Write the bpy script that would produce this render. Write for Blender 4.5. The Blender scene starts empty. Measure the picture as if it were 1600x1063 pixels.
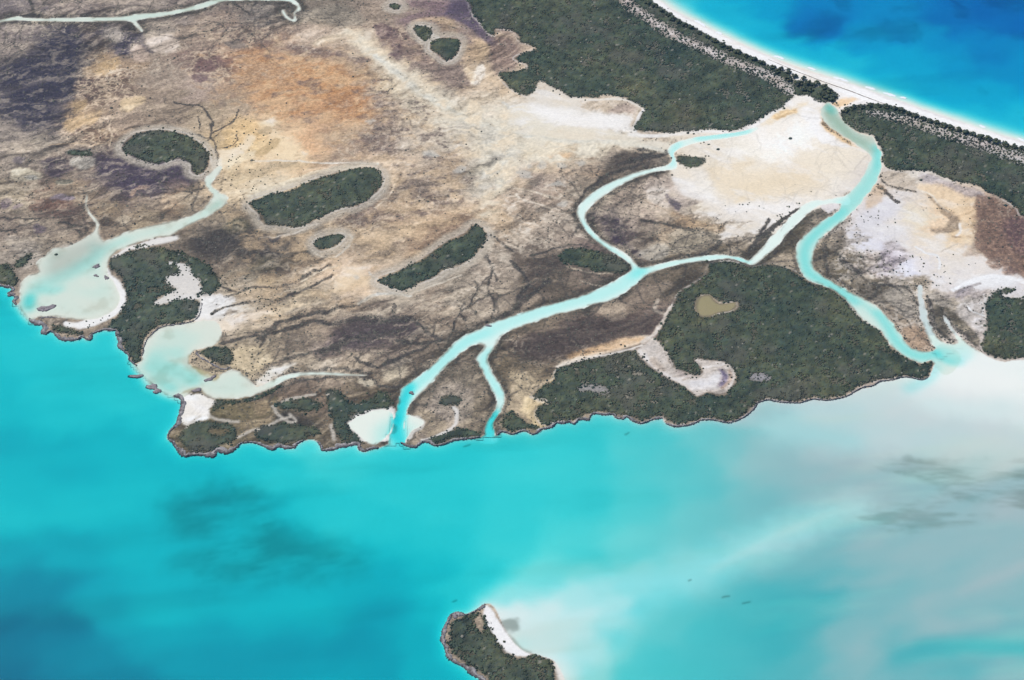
import bpy, math, random
import numpy as np

# ------------------------------------------------------------------ camera, sky, sun, exposure
SCN = bpy.context.scene
COL = SCN.collection
HFOV = math.radians(32.0)
PITCH = math.radians(50.0)          # degrees below the horizon
ALT = 2137.0                        # metres above the water
cam_d = bpy.data.cameras.new("camera")
cam_d.sensor_width = 36.0
cam_d.angle = HFOV
cam_d.clip_start = 10.0
cam_d.clip_end = 60000.0
cam = bpy.data.objects.new("camera", cam_d)
COL.objects.link(cam)
cam.location = (0, 0, ALT)
cam.rotation_euler = (math.radians(90) - PITCH, 0, 0)
SCN.camera = cam

SUN_EL = math.radians(57)
SUN_AZ = math.radians(-62)          # measured from +Y (the way we look) towards +X
world = bpy.data.worlds.new("World")
SCN.world = world
world.use_nodes = True
wn = world.node_tree
bg = wn.nodes["Background"]
sky = wn.nodes.new("ShaderNodeTexSky")
sky.sky_type = 'NISHITA'
sky.sun_disc = False
sky.sun_elevation = SUN_EL
sky.sun_rotation = SUN_AZ
sky.altitude = 300
wn.links.new(sky.outputs[0], bg.inputs[0])
bg.inputs[1].default_value = 0.10
sun_d = bpy.data.lights.new("sun", 'SUN')
sun_d.energy = 3.6
sun_d.angle = math.radians(0.55)
sun_d.color = (1.0, 0.965, 0.91)
sun = bpy.data.objects.new("sun", sun_d)
COL.objects.link(sun)
sun.rotation_euler = (math.radians(90) - SUN_EL, 0, math.pi - SUN_AZ)
SCN.view_settings.view_transform = 'Standard'
SCN.view_settings.look = 'None'
SCN.view_settings.exposure = 0.0
SCN.view_settings.gamma = 1.0
SCN.cycles.volume_bounces = 0
SCN.cycles.transparent_max_bounces = 12
SCN.cycles.max_bounces = 4

rng = np.random.default_rng(11)
random.seed(5)
ILL = 1.20                          # radiance of a level white sheet in this light

# ------------------------------------------------------------------ survey sheet -> metres on the ground
# The place was surveyed on a 1600 x 1063 sheet; G() turns a sheet point into metres at sea level.
FPX = 800.0 / math.tan(HFOV / 2)
cP, sP = math.cos(PITCH), math.sin(PITCH)
def G(p):
    p = np.asarray(p, float)
    a = (p[..., 0] - 800.0) / FPX
    b = (p[..., 1] - 531.5) / FPX
    t = ALT / (sP + b * cP)
    return np.stack([a * t, (cP - b * sP) * t], -1)
def sheet(x, y):
    d = y * cP + ALT * sP
    return 800 + FPX * x / d, 531.5 + FPX * (ALT * cP - y * sP) / d
def lin(c):
    c = np.asarray(c, float) / 255.0
    return np.where(c <= 0.04045, c / 12.92, ((c + 0.055) / 1.055) ** 2.4)
def alb(c):
    return np.minimum(lin(c) / ILL, 0.86)

# ------------------------------------------------------------------ grid
STEP = 1.8
gx = np.arange(-1010, 1010.1, STEP)
gy = np.arange(1150, 2680, STEP)
def stretch(a, lo, hi, n=34):
    g = (np.geomspace(1, 400, n) - 1) / 399
    g = g[1:] ** 1.0
    left = a[0] - (a[0] - lo) * g
    right = a[-1] + (hi - a[-1]) * g
    return np.concatenate([left[::-1], a, right]), n - 1
XS, NX0 = stretch(gx, -15000, 15000)
YS, NY0 = stretch(gy, -3000, 26000)
nx, ny = len(gx), len(gy)
GXX, GYY = np.meshgrid(gx, gy)
UU, VV = sheet(GXX, GYY)

LAT = rng.random((512, 512)).astype(np.float32)
def vnoise(x, y, off=0):
    x = x + off * 37.17; y = y + off * 71.3
    xi = np.floor(x).astype(np.int64); yi = np.floor(y).astype(np.int64)
    fx = (x - xi).astype(np.float32); fy = (y - yi).astype(np.float32)
    fx = fx * fx * (3 - 2 * fx); fy = fy * fy * (3 - 2 * fy)
    x0 = xi & 511; x1 = (xi + 1) & 511; y0 = yi & 511; y1 = (yi + 1) & 511
    return (LAT[y0, x0] * (1 - fx) + LAT[y0, x1] * fx) * (1 - fy) + (LAT[y1, x0] * (1 - fx) + LAT[y1, x1] * fx) * fy
def fbm(scale, octv=4, off=0, x=None, y=None, ang=0.0, squash=1.0):
    if x is None: x, y = GXX, GYY
    if ang or squash != 1.0:
        c, s = math.cos(ang), math.sin(ang)
        x, y = x * c + y * s, (-x * s + y * c) * squash
    r = 0; a = 1.0; tot = 0; sc = 1.0 / scale
    for i in range(octv):
        r = r + a * vnoise(x * sc, y * sc, off + i * 3.3)
        tot += a; a *= 0.55; sc *= 2.03
    return (r / tot - 0.5) * 2
NF = fbm(7, 3, 1)
NM = fbm(28, 4, 2)
NB = fbm(110, 4, 3)
NS = fbm(60, 4, 4, ang=math.radians(24), squash=3.2)      # streaks running up to the right
NV = fbm(16, 3, 9)
SPK = fbm(3.4, 2, 12)

def sst(a, b, x):
    t = np.clip((x - a) / (b - a), 0, 1)
    return t * t * (3 - 2 * t)
def smooth(pts, closed=True, n=4):
    p = np.asarray(pts, float)
    m = len(p)
    out = []
    for i in range(m if closed else m - 1):
        if closed:
            a, b, c, d = p[(i - 1) % m], p[i], p[(i + 1) % m], p[(i + 2) % m]
        else:
            a, b, c, d = p[max(i - 1, 0)], p[i], p[i + 1], p[min(i + 2, m - 1)]
        for k in range(n):
            t = k / n
            out.append(0.5 * (2 * b + (c - a) * t + (2 * a - 5 * b + 4 * c - d) * t * t + (3 * b - a - 3 * c + d) * t ** 3))
    if not closed: out.append(p[-1])
    return np.array(out)
def segdist(w, M, closed=True, wid=None):
    """distance (metres) to a line of ground points, cut off at M; with wid, minus the half-width there"""
    D = np.full((ny, nx), float(M), np.float32)
    m = len(w)
    for i in range(m if closed else m - 1):
        a = w[i]; j = (i + 1) % m; b = w[j]
        mm = M if wid is None else M + max(wid[i], wid[j])
        x0 = max(int((min(a[0], b[0]) - mm - gx[0]) / STEP), 0); x1 = min(int((max(a[0], b[0]) + mm - gx[0]) / STEP) + 2, nx)
        y0 = max(int((min(a[1], b[1]) - mm - gy[0]) / STEP), 0); y1 = min(int((max(a[1], b[1]) + mm - gy[0]) / STEP) + 2, ny)
        if x1 <= x0 or y1 <= y0: continue
        X = gx[None, x0:x1]; Y = gy[y0:y1, None]
        d = b - a; L = d @ d + 1e-9
        t = np.clip(((X - a[0]) * d[0] + (Y - a[1]) * d[1]) / L, 0, 1)
        dd = np.hypot(X - a[0] - t * d[0], Y - a[1] - t * d[1])
        if wid is not None: dd = dd - (wid[i] + t * (wid[j] - wid[i]))
        np.minimum(D[y0:y1, x0:x1], dd, out=D[y0:y1, x0:x1])
    return D
def fill(w):
    T = np.zeros((ny, nx + 1), np.int32)
    m = len(w)
    for i in range(m):
        a = w[i]; b = w[(i + 1) % m]
        if a[1] > b[1]: a, b = b, a
        r0 = max(int(math.ceil((a[1] - gy[0]) / STEP)), 0); r1 = min(int(math.ceil((b[1] - gy[0]) / STEP)), ny)
        if r1 <= r0: continue
        rows = np.arange(r0, r1)
        x = a[0] + (gy[rows] - a[1]) * (b[0] - a[0]) / (b[1] - a[1])
        c = np.clip(np.ceil((x - gx[0]) / STEP).astype(int), 0, nx)
        np.add.at(T, (rows, c), 1)
    return (np.cumsum(T, 1)[:, :nx] & 1).astype(bool)
def sdf(pts, M=24, n=4, sm=True):
    """signed distance in metres, positive inside the outline"""
    w = G(smooth(pts, True, n) if sm else pts)
    D = segdist(w, M)
    return np.where(fill(w), D, -D)
# wander: how far natural edges stray from a surveyed line
WXd = (fbm(55, 3, 91) * 9 + fbm(13, 3, 92) * 4.5).astype(np.float32)
WYd = (fbm(55, 3, 93) * 9 + fbm(13, 3, 94) * 4.5).astype(np.float32)
WIG = NF * .5 + NV * .5
def window(w, mm):
    x0 = min(max(int((w[:, 0].min() - mm - gx[0]) / STEP), 0), nx); x1 = max(min(int((w[:, 0].max() + mm - gx[0]) / STEP) + 2, nx), x0)
    y0 = min(max(int((w[:, 1].min() - mm - gy[0]) / STEP), 0), ny); y1 = max(min(int((w[:, 1].max() + mm - gy[0]) / STEP) + 2, ny), y0)
    return y0, y1, x0, x1
class Win:
    def __init__(self, sl, w): self.sl = sl; self.w = w
    def full(self):
        A = np.zeros((ny, nx), np.float32); A[self.sl[0]:self.sl[1], self.sl[2]:self.sl[3]] = self.w; return A
def cutw(A, sl): return A[sl[0]:sl[1], sl[2]:sl[3]]
def wdist(w, sl, M, closed, wid=None, amt=1.0):
    y0, y1, x0, x1 = sl
    X = cutw(GXX, sl) + cutw(WXd, sl) * amt; Y = cutw(GYY, sl) + cutw(WYd, sl) * amt
    D = np.full(X.shape, float(M), np.float32); m = len(w)
    pad = M + 14 * amt
    for i in range(m if closed else m - 1):
        a = w[i]; j = (i + 1) % m; b = w[j]
        mm = pad if wid is None else pad + max(wid[i], wid[j])
        c0 = max(int((min(a[0], b[0]) - mm - gx[0]) / STEP), x0) - x0; c1 = min(int((max(a[0], b[0]) + mm - gx[0]) / STEP) + 2, x1) - x0
        r0 = max(int((min(a[1], b[1]) - mm - gy[0]) / STEP), y0) - y0; r1 = min(int((max(a[1], b[1]) + mm - gy[0]) / STEP) + 2, y1) - y0
        if c1 <= c0 or r1 <= r0: continue
        xx = X[r0:r1, c0:c1]; yy = Y[r0:r1, c0:c1]
        d = b - a; L = d @ d + 1e-9
        t = np.clip(((xx - a[0]) * d[0] + (yy - a[1]) * d[1]) / L, 0, 1)
        dd = np.hypot(xx - a[0] - t * d[0], yy - a[1] - t * d[1])
        if wid is not None: dd = dd - (wid[i] + t * (wid[j] - wid[i]))
        np.minimum(D[r0:r1, c0:c1], dd, out=D[r0:r1, c0:c1])
    return D
def wfill(w, sl, amt=1.0):
    """even-odd test at the strayed positions"""
    X = cutw(GXX, sl) + cutw(WXd, sl) * amt; Y = cutw(GYY, sl) + cutw(WYd, sl) * amt
    F_ = fill(w)
    i = np.clip(np.rint((Y - gy[0]) / STEP).astype(int), 0, ny - 1); j = np.clip(np.rint((X - gx[0]) / STEP).astype(int), 0, nx - 1)
    return F_[i, j]
def poly(pts, soft=4, noise=1.0, amt=1.0):
    w = G(smooth(pts, True, 3)); M = soft * 2 + 8
    sl = window(w, M + 14 * amt)
    D_ = wdist(w, sl, M, True, None, amt)
    sd = np.where(wfill(w, sl, amt), D_, -D_)
    return Win(sl, sst(-soft, soft, sd + cutw(WIG, sl) * 4 * noise))
def stroke(pts, w, soft=None, n=4, noise=.3, amt=.45):
    """soft-edged line on the ground: half-widths in metres, weight 0..1"""
    p = np.array([(q[0], q[1]) for q in pts], float)
    ws = np.array([q[2] if len(q) > 2 else w for q in pts], float)
    pw = smooth(np.column_stack([p, ws]), False, n)
    g = G(pw[:, :2]); ww = np.maximum(pw[:, 2], .2)
    mx = ww.max(); soft = mx * .5 if soft is None else soft
    sl = window(g, mx + soft + mx * noise + 8 + 14 * amt)
    d = wdist(g, sl, soft + mx * noise + 3, False, ww, amt)
    return Win(sl, 1 - sst(-soft, soft, d + cutw(WIG, sl) * mx * noise))
def idw(points, u, v, power=3.0, aniso=1.5):
    P = np.array(points, float)
    acc = np.zeros(u.shape + (P.shape[1] - 2,)); tot = np.zeros(u.shape)
    for r in P:
        d2 = (u - r[0]) ** 2 + ((v - r[1]) * aniso) ** 2 + 60
        wgt = d2 ** (-power / 2)
        tot += wgt
        for k in range(P.shape[1] - 2): acc[..., k] += wgt * r[2 + k]
    return acc / tot[..., None]
WB = fbm(90, 4, 21)
def coarse_idw(points, power=3.0, warp=0.0, k=5, rough_=0.0):
    """interpolate on every k-th grid node, then bilinear"""
    u = UU[::k, ::k]; v = VV[::k, ::k]
    c = idw(points, u, v, power)
    yy = np.minimum(np.arange(ny) / k, c.shape[0] - 1.001); xx = np.minimum(np.arange(nx) / k, c.shape[1] - 1.001)
    if warp:
        YY = np.clip(yy[:, None] + warp * (NB * 0.9 + NM * 0.8 + NS * .8 + NF * rough_) / (STEP * k), 0, c.shape[0] - 1.001)
        XX = np.clip(xx[None, :] + warp * (WB * 1.0 + NV * .45 + NS * 1.2 + SPK * rough_) / (STEP * k), 0, c.shape[1] - 1.001)
    else:
        YY = np.repeat(yy[:, None], nx, 1); XX = np.repeat(xx[None, :], ny, 0)
    y0 = YY.astype(int); x0 = XX.astype(int); fy = (YY - y0)[..., None]; fx = (XX - x0)[..., None]
    return ((c[y0, x0] * (1 - fx) + c[y0, x0 + 1] * fx) * (1 - fy) + (c[y0 + 1, x0] * (1 - fx) + c[y0 + 1, x0 + 1] * fx) * fy)

# ------------------------------------------------------------------ outlines read off the survey sheet
SOUTH_COAST = [(0,447),(8,449),(16,450),(19,453),(12,459),(20,462),(24,466),(20,471),(25,477),(31,474),
 (38,488),(47,498),(46,501),(54,506),(66,508),(68,513),(64,520),(71,522),(80,518),(88,525),(96,531),(110,532),(122,531),(128,527),(136,531),(143,529),(144,522),(152,519),(163,516),(174,517),(181,517),(182,526),(186,533),(184,541),(192,548),(200,555),(202,563),(213,572),
 (230,590),(250,606),(271,619),(280,622),(284,628),(282,640),(278,654),(275,663),(264,675),(262,685),(270,692),(276,702),(288,713),(300,711),(318,712),(334,713),(340,705),(355,708),(370,700),(376,693),(395,692),(408,696),(426,703),(435,698),(448,701),(460,700),(465,694),(476,688),(487,687),(495,690),(501,698),(503,704),(512,704),(525,702),(530,699),(545,697),(558,695),(561,702),(570,706),(580,702),(591,700),
 (605,694),(620,690),(626,692),(635,697),(650,699),(657,693),(668,691),(680,697),(695,694),(712,688),(735,686),(750,683),(757,679),(768,681),(777,680),(785,675),(800,679),(812,675),(822,674),(832,679),(842,675),(848,671),(860,669),(870,661),(880,662),(890,660),(898,663),(905,656),(920,656),(925,648),(935,647),(945,649),(958,648),(962,653),(972,655),(980,652),(990,659),(1003,662),(1015,658),(1025,655),(1035,654),(1040,662),(1055,667),(1075,665),(1090,660),(1097,657),(1115,657),(1135,661),(1150,658),(1165,651),(1178,640),(1185,630),(1200,625),(1220,629),(1250,630),(1270,624),(1290,626),(1320,621),(1335,613),(1350,606),(1362,604),(1375,597),(1395,594),(1410,590),(1425,591),(1440,594),(1450,590),(1456,580),(1460,570),(1466,561),
 (1485,548),(1510,537),(1525,546),(1537,553),(1550,560),(1570,565),(1600,562)]
OCEAN_SHORE = [(1900,330),(1700,255),(1640,236),(1600,222),(1550,207),(1500,190),(1450,173),(1400,156),(1350,138),(1300,122),(1260,109),(1230,99),(1200,87),(1170,74),(1140,60),(1110,45),(1085,32),(1060,20),(1035,4),(1018,-9)]
MAINLAND = SOUTH_COAST + [(1660,558),(1900,545)] + OCEAN_SHORE + [(985,-40),(940,-110),(900,-200),(-500,-200),(-500,440),(-60,443)]
BAY_A = [(29,478),(31,466),(32,450),(34,440),(46,430),(60,424),(57,411),(70,400),(86,387),(104,387),(120,379),(136,371),(146,362),(150,352),(146,344),(138,334),(133,322),(134,309),(136,304),(137,312),(136,322),(142,334),(151,343),(155,352),(154,366),(163,377),(178,371),(202,361),(232,353),(265,346),(298,337),(318,325),(330,312),(333,305),(326,297),(320,289),(320,281),(326,273),(335,265),(342,259),(349,261),(342,271),(334,280),(331,288),(336,296),(344,302),(354,305),(356,312),(350,323),(335,333),(315,343),(295,353),(275,364),(262,370),(242,372),(222,377),(205,384),(186,392),(173,403),(168,416),(169,430),(178,441),(184,455),(187,468),(181,481),(168,491),(152,497),(134,500),(112,499),(96,496),(85,495),(72,496),(60,496),(47,500),(38,492)]
BAY_B = [(211,574),(217,566),(224,556),(225,542),(229,531),(236,523),(246,514),(259,509),(276,507),(293,504),(304,503),(318,500),(334,502),(343,508),(346,520),(343,532),(335,540),(318,544),(303,548),(297,556),(298,568),(310,574),(322,579),(334,584),(346,584),(362,579),(376,582),(390,593),(398,603),(407,604),(414,600),(428,593),(450,585),(480,581),(520,582),(560,585),(576,586),(560,588),(520,587),(482,587),(452,592),(432,602),(418,609),(402,616),(385,621),(360,623),(336,623),(320,617),(311,609),(300,612),(290,619),(274,622),(255,615),(232,598)]
RIVER = [(612,700),(606,690),(612,672),(615,655),(620,638),(624,618),(627,606),(640,598),(655,588),(670,575),(685,560),(700,545),(716,530),(735,520),(752,512),(765,506),(780,500),(800,494),(820,487),(850,478),(880,470),(905,463),(930,453),(955,442),(974,431),(986,422),(985,414),(972,403),(948,389),(927,373),(911,354),(903,340),(900,330),(908,317),(923,303),(944,290),(969,278),(1000,267),(1025,262),(1044,257),(1050,249),(1046,242),(1043,235),(1050,226),(1066,219),(1096,213),(1130,209),(1160,205),(1182,198),(1184,203),(1165,211),(1130,217),(1100,221),(1076,227),(1058,235),(1053,242),(1058,254),(1056,264),(1040,267),(1020,270),(990,280),(960,296),(941,308),(926,320),(916,332),(916,345),(925,360),(941,374),(962,387),(981,399),(993,411),(1001,418),(1020,415),(1050,408),(1080,402),(1110,399),(1130,398),(1155,402),(1168,407),(1178,400),(1190,387),(1205,370),(1225,351),(1245,329),(1262,317),(1280,313),(1300,311),(1322,306),(1326,318),(1312,319),(1300,318),(1282,322),(1267,330),(1252,343),(1236,359),(1221,376),(1208,390),(1196,402),(1181,413),(1172,414),(1158,409),(1140,404),(1110,407),(1070,412),(1036,420),(1013,429),(1000,439),(985,451),(970,461),(955,470),(930,476),(900,485),(870,492),(840,502),(812,512),(800,515),(790,521),(781,529),(776,539),(770,548),(763,560),(765,572),(771,585),(779,597),(788,610),(790,625),(786,639),(779,650),(773,661),(772,674),(775,690),(752,690),(757,678),(757,666),(762,655),(770,645),(776,632),(775,622),(768,610),(760,595),(754,581),(747,570),(744,560),(749,550),(757,541),(750,538),(736,541),(723,549),(711,560),(700,571),(690,581),(678,595),(666,606),(656,616),(646,625),(639,633),(635,646),(633,656),(632,670),(634,690),(628,700)]
EAST_CREEK = [(1293,160),(1300,164),(1310,173),(1313,183),(1323,193),(1336,205),(1350,211),(1362,214),(1367,223),(1370,231),(1377,237),(1378,250),(1376,264),(1371,281),(1362,296),(1350,311),(1337,326),(1318,345),(1300,359),(1285,372),(1275,388),(1270,405),(1273,420),(1285,430),(1305,442),(1325,454),(1345,464),(1364,475),(1380,490),(1394,505),(1406,521),(1421,540),(1440,549),(1458,549),(1464,544),(1480,538),(1500,560),(1480,585),(1462,572),(1455,563),(1440,568),(1420,561),(1400,549),(1385,531),(1378,519),(1365,511),(1345,496),(1331,481),(1320,469),(1305,456),(1285,446),(1263,438),(1250,421),(1243,400),(1247,380),(1260,364),(1280,349),(1300,337),(1310,329),(1314,318),(1318,309),(1334,294),(1349,275),(1357,258),(1361,246),(1350,234),(1330,220),(1308,207),(1289,191),(1283,176),(1287,166)]
SIDE_CREEK = [(1434,450),(1438,446),(1441,450),(1441,458),(1443,470),(1447,486),(1452,502),(1458,515),(1466,528),(1478,536),(1496,536),(1490,524),(1481,510),(1474,494),(1478,497),(1486,509),(1496,522),(1510,536),(1522,548),(1512,565),(1480,560),(1468,548),(1456,538),(1448,524),(1442,508),(1437,488),(1436,470),(1434,458)]
FAR_CREEK = [(-60,42),(-20,36),(0,31),(28,25),(36,28),(60,29),(100,28),(150,27),(190,26),(212,22),(240,20),(270,17),(295,11),(320,4),(345,-3),(400,-8),(450,-6),(460,0),(468,8),(471,16),(464,19),(462,23),(464,32),(459,35),(450,31),(443,25),(439,17),(444,16),(449,24),(456,30),(459,27),(458,20),(462,15),(464,11),(456,5),(445,2),(400,1),(352,2),(330,9),(305,16),(280,21),(255,26),(225,30),(213,33),(217,39),(224,48),(221,50),(211,40),(204,34),(190,33),(150,34),(100,34),(50,33),(25,32),(0,36),(-20,42),(-60,48)]
CAY = [(758,944),(746,952),(729,960),(716,957),(705,960),(698,972),(692,985),(690,1000),(695,1012),(699,1026),(708,1034),(722,1041),(740,1055),(757,1066),(775,1085),(830,1095),(872,1090),(882,1068),(876,1050),(866,1034),(850,1027),(836,1023),(822,1019),(808,1009),(795,994),(784,974),(776,956),(768,946)]
POND = [(1090,468),(1096,462),(1110,461),(1118,470),(1128,474),(1140,472),(1150,472),(1151,480),(1140,487),(1125,490),(1113,494),(1098,495),(1090,490),(1087,478)]

W_main = sdf(MAINLAND, 60, 3)
inlets = {'a': sdf(BAY_A, 60, 3), 'b': sdf(BAY_B, 60, 3), 'river': sdf(RIVER, 60, 3), 'east': sdf(EAST_CREEK, 60, 3),
          'side': sdf(SIDE_CREEK, 60, 3), 'far': sdf(FAR_CREEK, 60, 2), 'pond': sdf(POND, 60, 3)}
S_cay = sdf(CAY, 60, 3)
SANDFLAT = [(545,665),(552,655),(566,648),(582,642),(600,640),(612,644),(616,660),(611,674),(602,684),(590,694),(578,696),(566,686),(556,676)]
SANDFLAT2 = [(634,650),(642,650),(655,654),(663,660),(656,668),(644,674),(638,684),(630,690),(630,668)]
inlets['flat1'] = sdf(SANDFLAT, 60, 3); inlets['flat2'] = sdf(SANDFLAT2, 60, 3)
creek = np.maximum.reduce([inlets[k] for k in inlets])
edge = NF * 1.3 + NM * 0.9
narrow = ((UU > 895) & (UU < 1190) & (VV < 425)) | (VV < 62) | ((UU > 110) & (UU < 165) & (VV > 295) & (VV < 366)) | ((UU > 410) & (UU < 590) & (VV > 570) & (VV < 612))
land = np.maximum(np.minimum(W_main + edge, -creek + (NF * 1.7 + NM * 2.0 + NV * 1.0) * np.where(narrow, .35, 1)), S_cay + edge * .5)
OCEAN = OCEAN_SHORE + [(985,-40),(940,-110),(900,-200),(2300,-200),(2300,330)]
S_ocean = sdf(OCEAN, 60, 2)
IN_OCEAN = S_ocean > -30

# ------------------------------------------------------------------ water depth (metres)
BANK_D = [(0,490,1.9),(60,560,1.75),(150,560,1.55),(200,620,1.65),(0,620,2.3),(100,610,1.75),(100,650,2.0),(250,660,2.0),(0,700,3.1),(100,720,3.3),(200,700,2.7),(300,740,2.6),(20,770,2.6),(10,815,2.2),(120,800,2.3),(200,785,2.4),(0,860,3.7),(100,860,3.4),(200,850,2.7),(0,920,5.6),(50,930,5.8),(0,1000,7.6),(100,1010,6.8),(0,1063,8.2),(180,1060,6),(150,960,3.6),(250,950,2.7),(250,1010,4.4),(350,1000,4.6),(400,960,3.1),(450,1000,4.7),(550,1000,4.8),(500,955,3.2),(600,960,4.2),(650,1000,3.4),(680,960,2.6),(400,1050,4.6),(600,1050,4.6),(650,1050,3.4),(350,880,2.9),(480,930,2.9),(600,890,3.2),(680,880,2.4),(420,720,1.9),(400,800,2.6),(330,780,2.9),(450,850,3.0),(500,715,1.15),(540,730,1.3),(430,735,1.6),(520,800,1.8),(600,760,1.6),(600,830,2),(700,720,1.6),(700,790,1.7),(700,850,1.9),(800,710,1.4),(800,780,1.4),(800,850,1.45),(760,900,1.6),(720,930,1.9),(850,690,1.25),(900,720,1.35),(900,790,1.3),(900,850,1.1),(850,900,.65),(800,930,.45),(790,955,.04),(800,980,.06),(830,980,.08),(850,950,.1),(860,1010,.1),(880,985,.12),(905,960,.16),(920,1020,.26),(955,935,.28),(870,1050,.12),(960,1000,.6),(915,1055,.4),(1000,700,.95),(1050,720,.85),(1000,780,.95),(1000,850,.72),(1010,940,.62),(1060,975,.75),(1040,1030,.95),(1000,1050,.9),(1110,990,.95),(1100,1045,.95),(1200,940,.85),(1200,1000,1.0),(1270,950,.8),(1250,1050,.8),(1330,1000,.4),(1100,680,.6),(1100,760,.75),(1100,820,.6),(880,930,.26),(1000,912,.42),(1080,890,.42),(1160,862,.4),(1230,832,.4),(945,975,.3),(1150,700,.5),(1200,650,.25),(1200,720,.32),(1300,640,.17),(1300,700,.24),(1400,620,.12),(1450,650,.12),(1500,600,.01),(1550,590,.01),(1590,620,.03),(1560,650,.1),(1500,700,.15),(1590,700,.12),(1400,700,.19),(1300,760,.32),(1400,770,.36),(1180,790,.52),(1300,820,.5),(1400,830,.5),(1500,800,.42),(1590,780,.3),(1500,880,.45),(1590,850,.4),(1400,900,.55),(1300,880,.66),(1450,950,.32),(1550,930,.36),(1590,1000,.55),(1500,1000,.55),(1400,1020,.7),(1450,1035,.8),(1590,1050,.45),(1330,1060,.5)]
OCEAN_D = [(1060,5,2.2),(1110,20,3.6),(1150,40,3.3),(1220,60,3.6),(1300,90,3.5),(1200,10,5.2),(1260,30,8.6),(1290,40,9),(1300,10,7.5),(1350,50,6.2),(1400,40,7.4),(1400,90,4.8),(1450,110,4.7),(1450,60,6.4),(1500,20,9.6),(1550,10,10.5),(1590,30,10),(1550,80,7.4),(1500,100,5.8),(1550,150,4.5),(1590,110,6.2),(1480,150,4.3),(1590,190,3.2),(1400,130,3.6),(1320,110,3.1),(1250,90,3.4),(1180,50,3.6),(1530,180,3.5)]
depth = coarse_idw(BANK_D, 4.0, warp=16)[..., 0]
depth_o = coarse_idw(OCEAN_D, 4.0, warp=20)[..., 0]
NW = fbm(330, 4, 31, ang=math.radians(6), squash=6.0)
depth = depth * (1 + 0.17 * NW + .03 * NB)
depth_o = .86 * depth_o * (1 + .12 * fbm(150, 4, 33, ang=math.radians(-18), squash=2.2))
open_off = -np.minimum(W_main, -S_cay * 0 + 60)          # metres off the mainland shore
shore = np.clip(-land, 0, 60)
depth = depth * (0.72 + 0.28 * sst(0, 20, shore)) * sst(-1.2, 2.5, shore)
depth = depth * (1 - .3 * sst(1050, 1300, UU) * (1 - sst(860, 930, VV)))
depth_o = depth_o * sst(2, 46, shore) + 0.03 * sst(0, 8, shore) + .01
D = np.where(IN_OCEAN, depth_o, depth)
inland = (W_main > 2) & (creek > -20)
D = D * (1 + .45 * sst(1150, 1350, UU) * (~IN_OCEAN) * fbm(70, 5, 121, x=GXX + WXd, y=GYY + WYd, ang=math.radians(20), squash=5.0)) * (1 - .32 * sst(1200, 1400, UU) * (~IN_OCEAN))
D = np.where(inland | (creek > 0), np.clip(.066 * (1 + 1.1 * NM + .8 * NB + .3 * NV), .012, .3) * sst(0, 7, shore) + .012, D)
def deepen(pts, w, d, soft=None):
    global D
    q = stroke(pts, w, soft if soft is not None else w * .9, noise=.25, amt=.25)
    v = cutw(D, q.sl); v += (d - v) * q.w
# channels and bars
deepen([(1296,168),(1299,176)], 6, 0.480)
deepen([(1300,185),(1320,205),(1345,222),(1365,232)], 9, 0.144)
deepen([(1371,232),(1373,250),(1368,270)], 6, 0.480)
deepen([(1366,272),(1350,297),(1332,317),(1310,335)], 12, 0.264)
deepen([(1318,330),(1300,345),(1278,362),(1262,382),(1257,405),(1264,427),(1290,441),(1318,458),(1338,472),(1362,490)], 7, 0.456, 7)
deepen([(1345,480),(1362,497),(1372,507)], 7, 0.048)
deepen([(1372,490),(1388,512),(1402,535),(1425,553),(1445,558),(1462,552),(1478,556),(1492,562)], 7, 0.432, 7)
deepen([(1470,552),(1484,560),(1496,566)], 7, 1.700)
deepen([(1462,572),(1450,592),(1420,608)], 8, 0.202)
deepen([(1500,575),(1540,590),(1590,600)], 14, 0.000)
deepen([(1260,322),(1230,352),(1200,388),(1180,405)], 5, 0.048)
deepen([(1160,404),(1120,402),(1060,410),(1012,422)], 5, 0.144)
deepen([(1168,410),(1150,405)], 4, 0.336)
deepen([(1003,423),(992,428),(982,436)], 8, 0.456)
deepen([(982,440),(950,455),(900,470),(850,485),(800,502),(770,515)], 11, 0.202)
deepen([(760,520),(735,530),(712,545),(690,568),(668,588),(645,606)], 8, 0.298)
deepen([(640,605),(630,625),(624,648),(620,665)], 6, 1.500)
deepen([(619,655,4),(616,668,6),(613,678,5)], 6, 3.2, 7)
deepen([(622,672),(628,690)], 12, 1.300)
deepen([(765,548),(755,562),(760,580),(772,602),(782,620),(778,645),(766,665)], 6, 0.298)
deepen([(781,625),(779,640)], 5, 0.096)
deepen([(772,648),(766,662),(765,676)], 6, 1.400)
deepen([(765,668,5),(764,680,7),(760,690,8)], 7, 1.2, 9)
deepen([(985,418),(960,398),(930,374),(910,346)], 4, 0.240)
deepen([(906,332),(925,308),(965,283),(1020,265)], 3, 0.120)
deepen([(1050,258),(1050,240),(1062,224)], 4, 0.264)
deepen([(1090,216),(1130,212),(1170,204)], 4, 0.360)
deepen([(345,300),(350,308)], 8, 0.144)
deepen([(330,282),(328,292),(338,302)], 5, 0.288)
deepen([(350,310),(330,326)], 6, 0.019)
deepen([(345,318),(310,342),(280,358)], 6, 0.240)
deepen([(262,360),(230,366),(200,374)], 8, 0.120)
deepen([(190,378),(160,392),(120,420),(80,440),(50,455),(36,470)], 12, 0.288, 14)
deepen([(60,452),(80,455),(95,452)], 6, 0.408)
deepen([(120,455),(150,470),(140,485)], 16, 0.096)
deepen([(45,468),(42,482)], 9, 1.300)
deepen([(240,560),(265,572),(290,585)], 18, 0.288)
deepen([(255,560),(300,560)], 10, 0.240)
deepen([(300,520),(270,535)], 18, 0.096)
deepen([(330,600),(380,605)], 14, 0.072)
deepen([(225,580,8),(250,572,16),(285,580,14),(305,598,8)], 12, .34)
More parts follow.
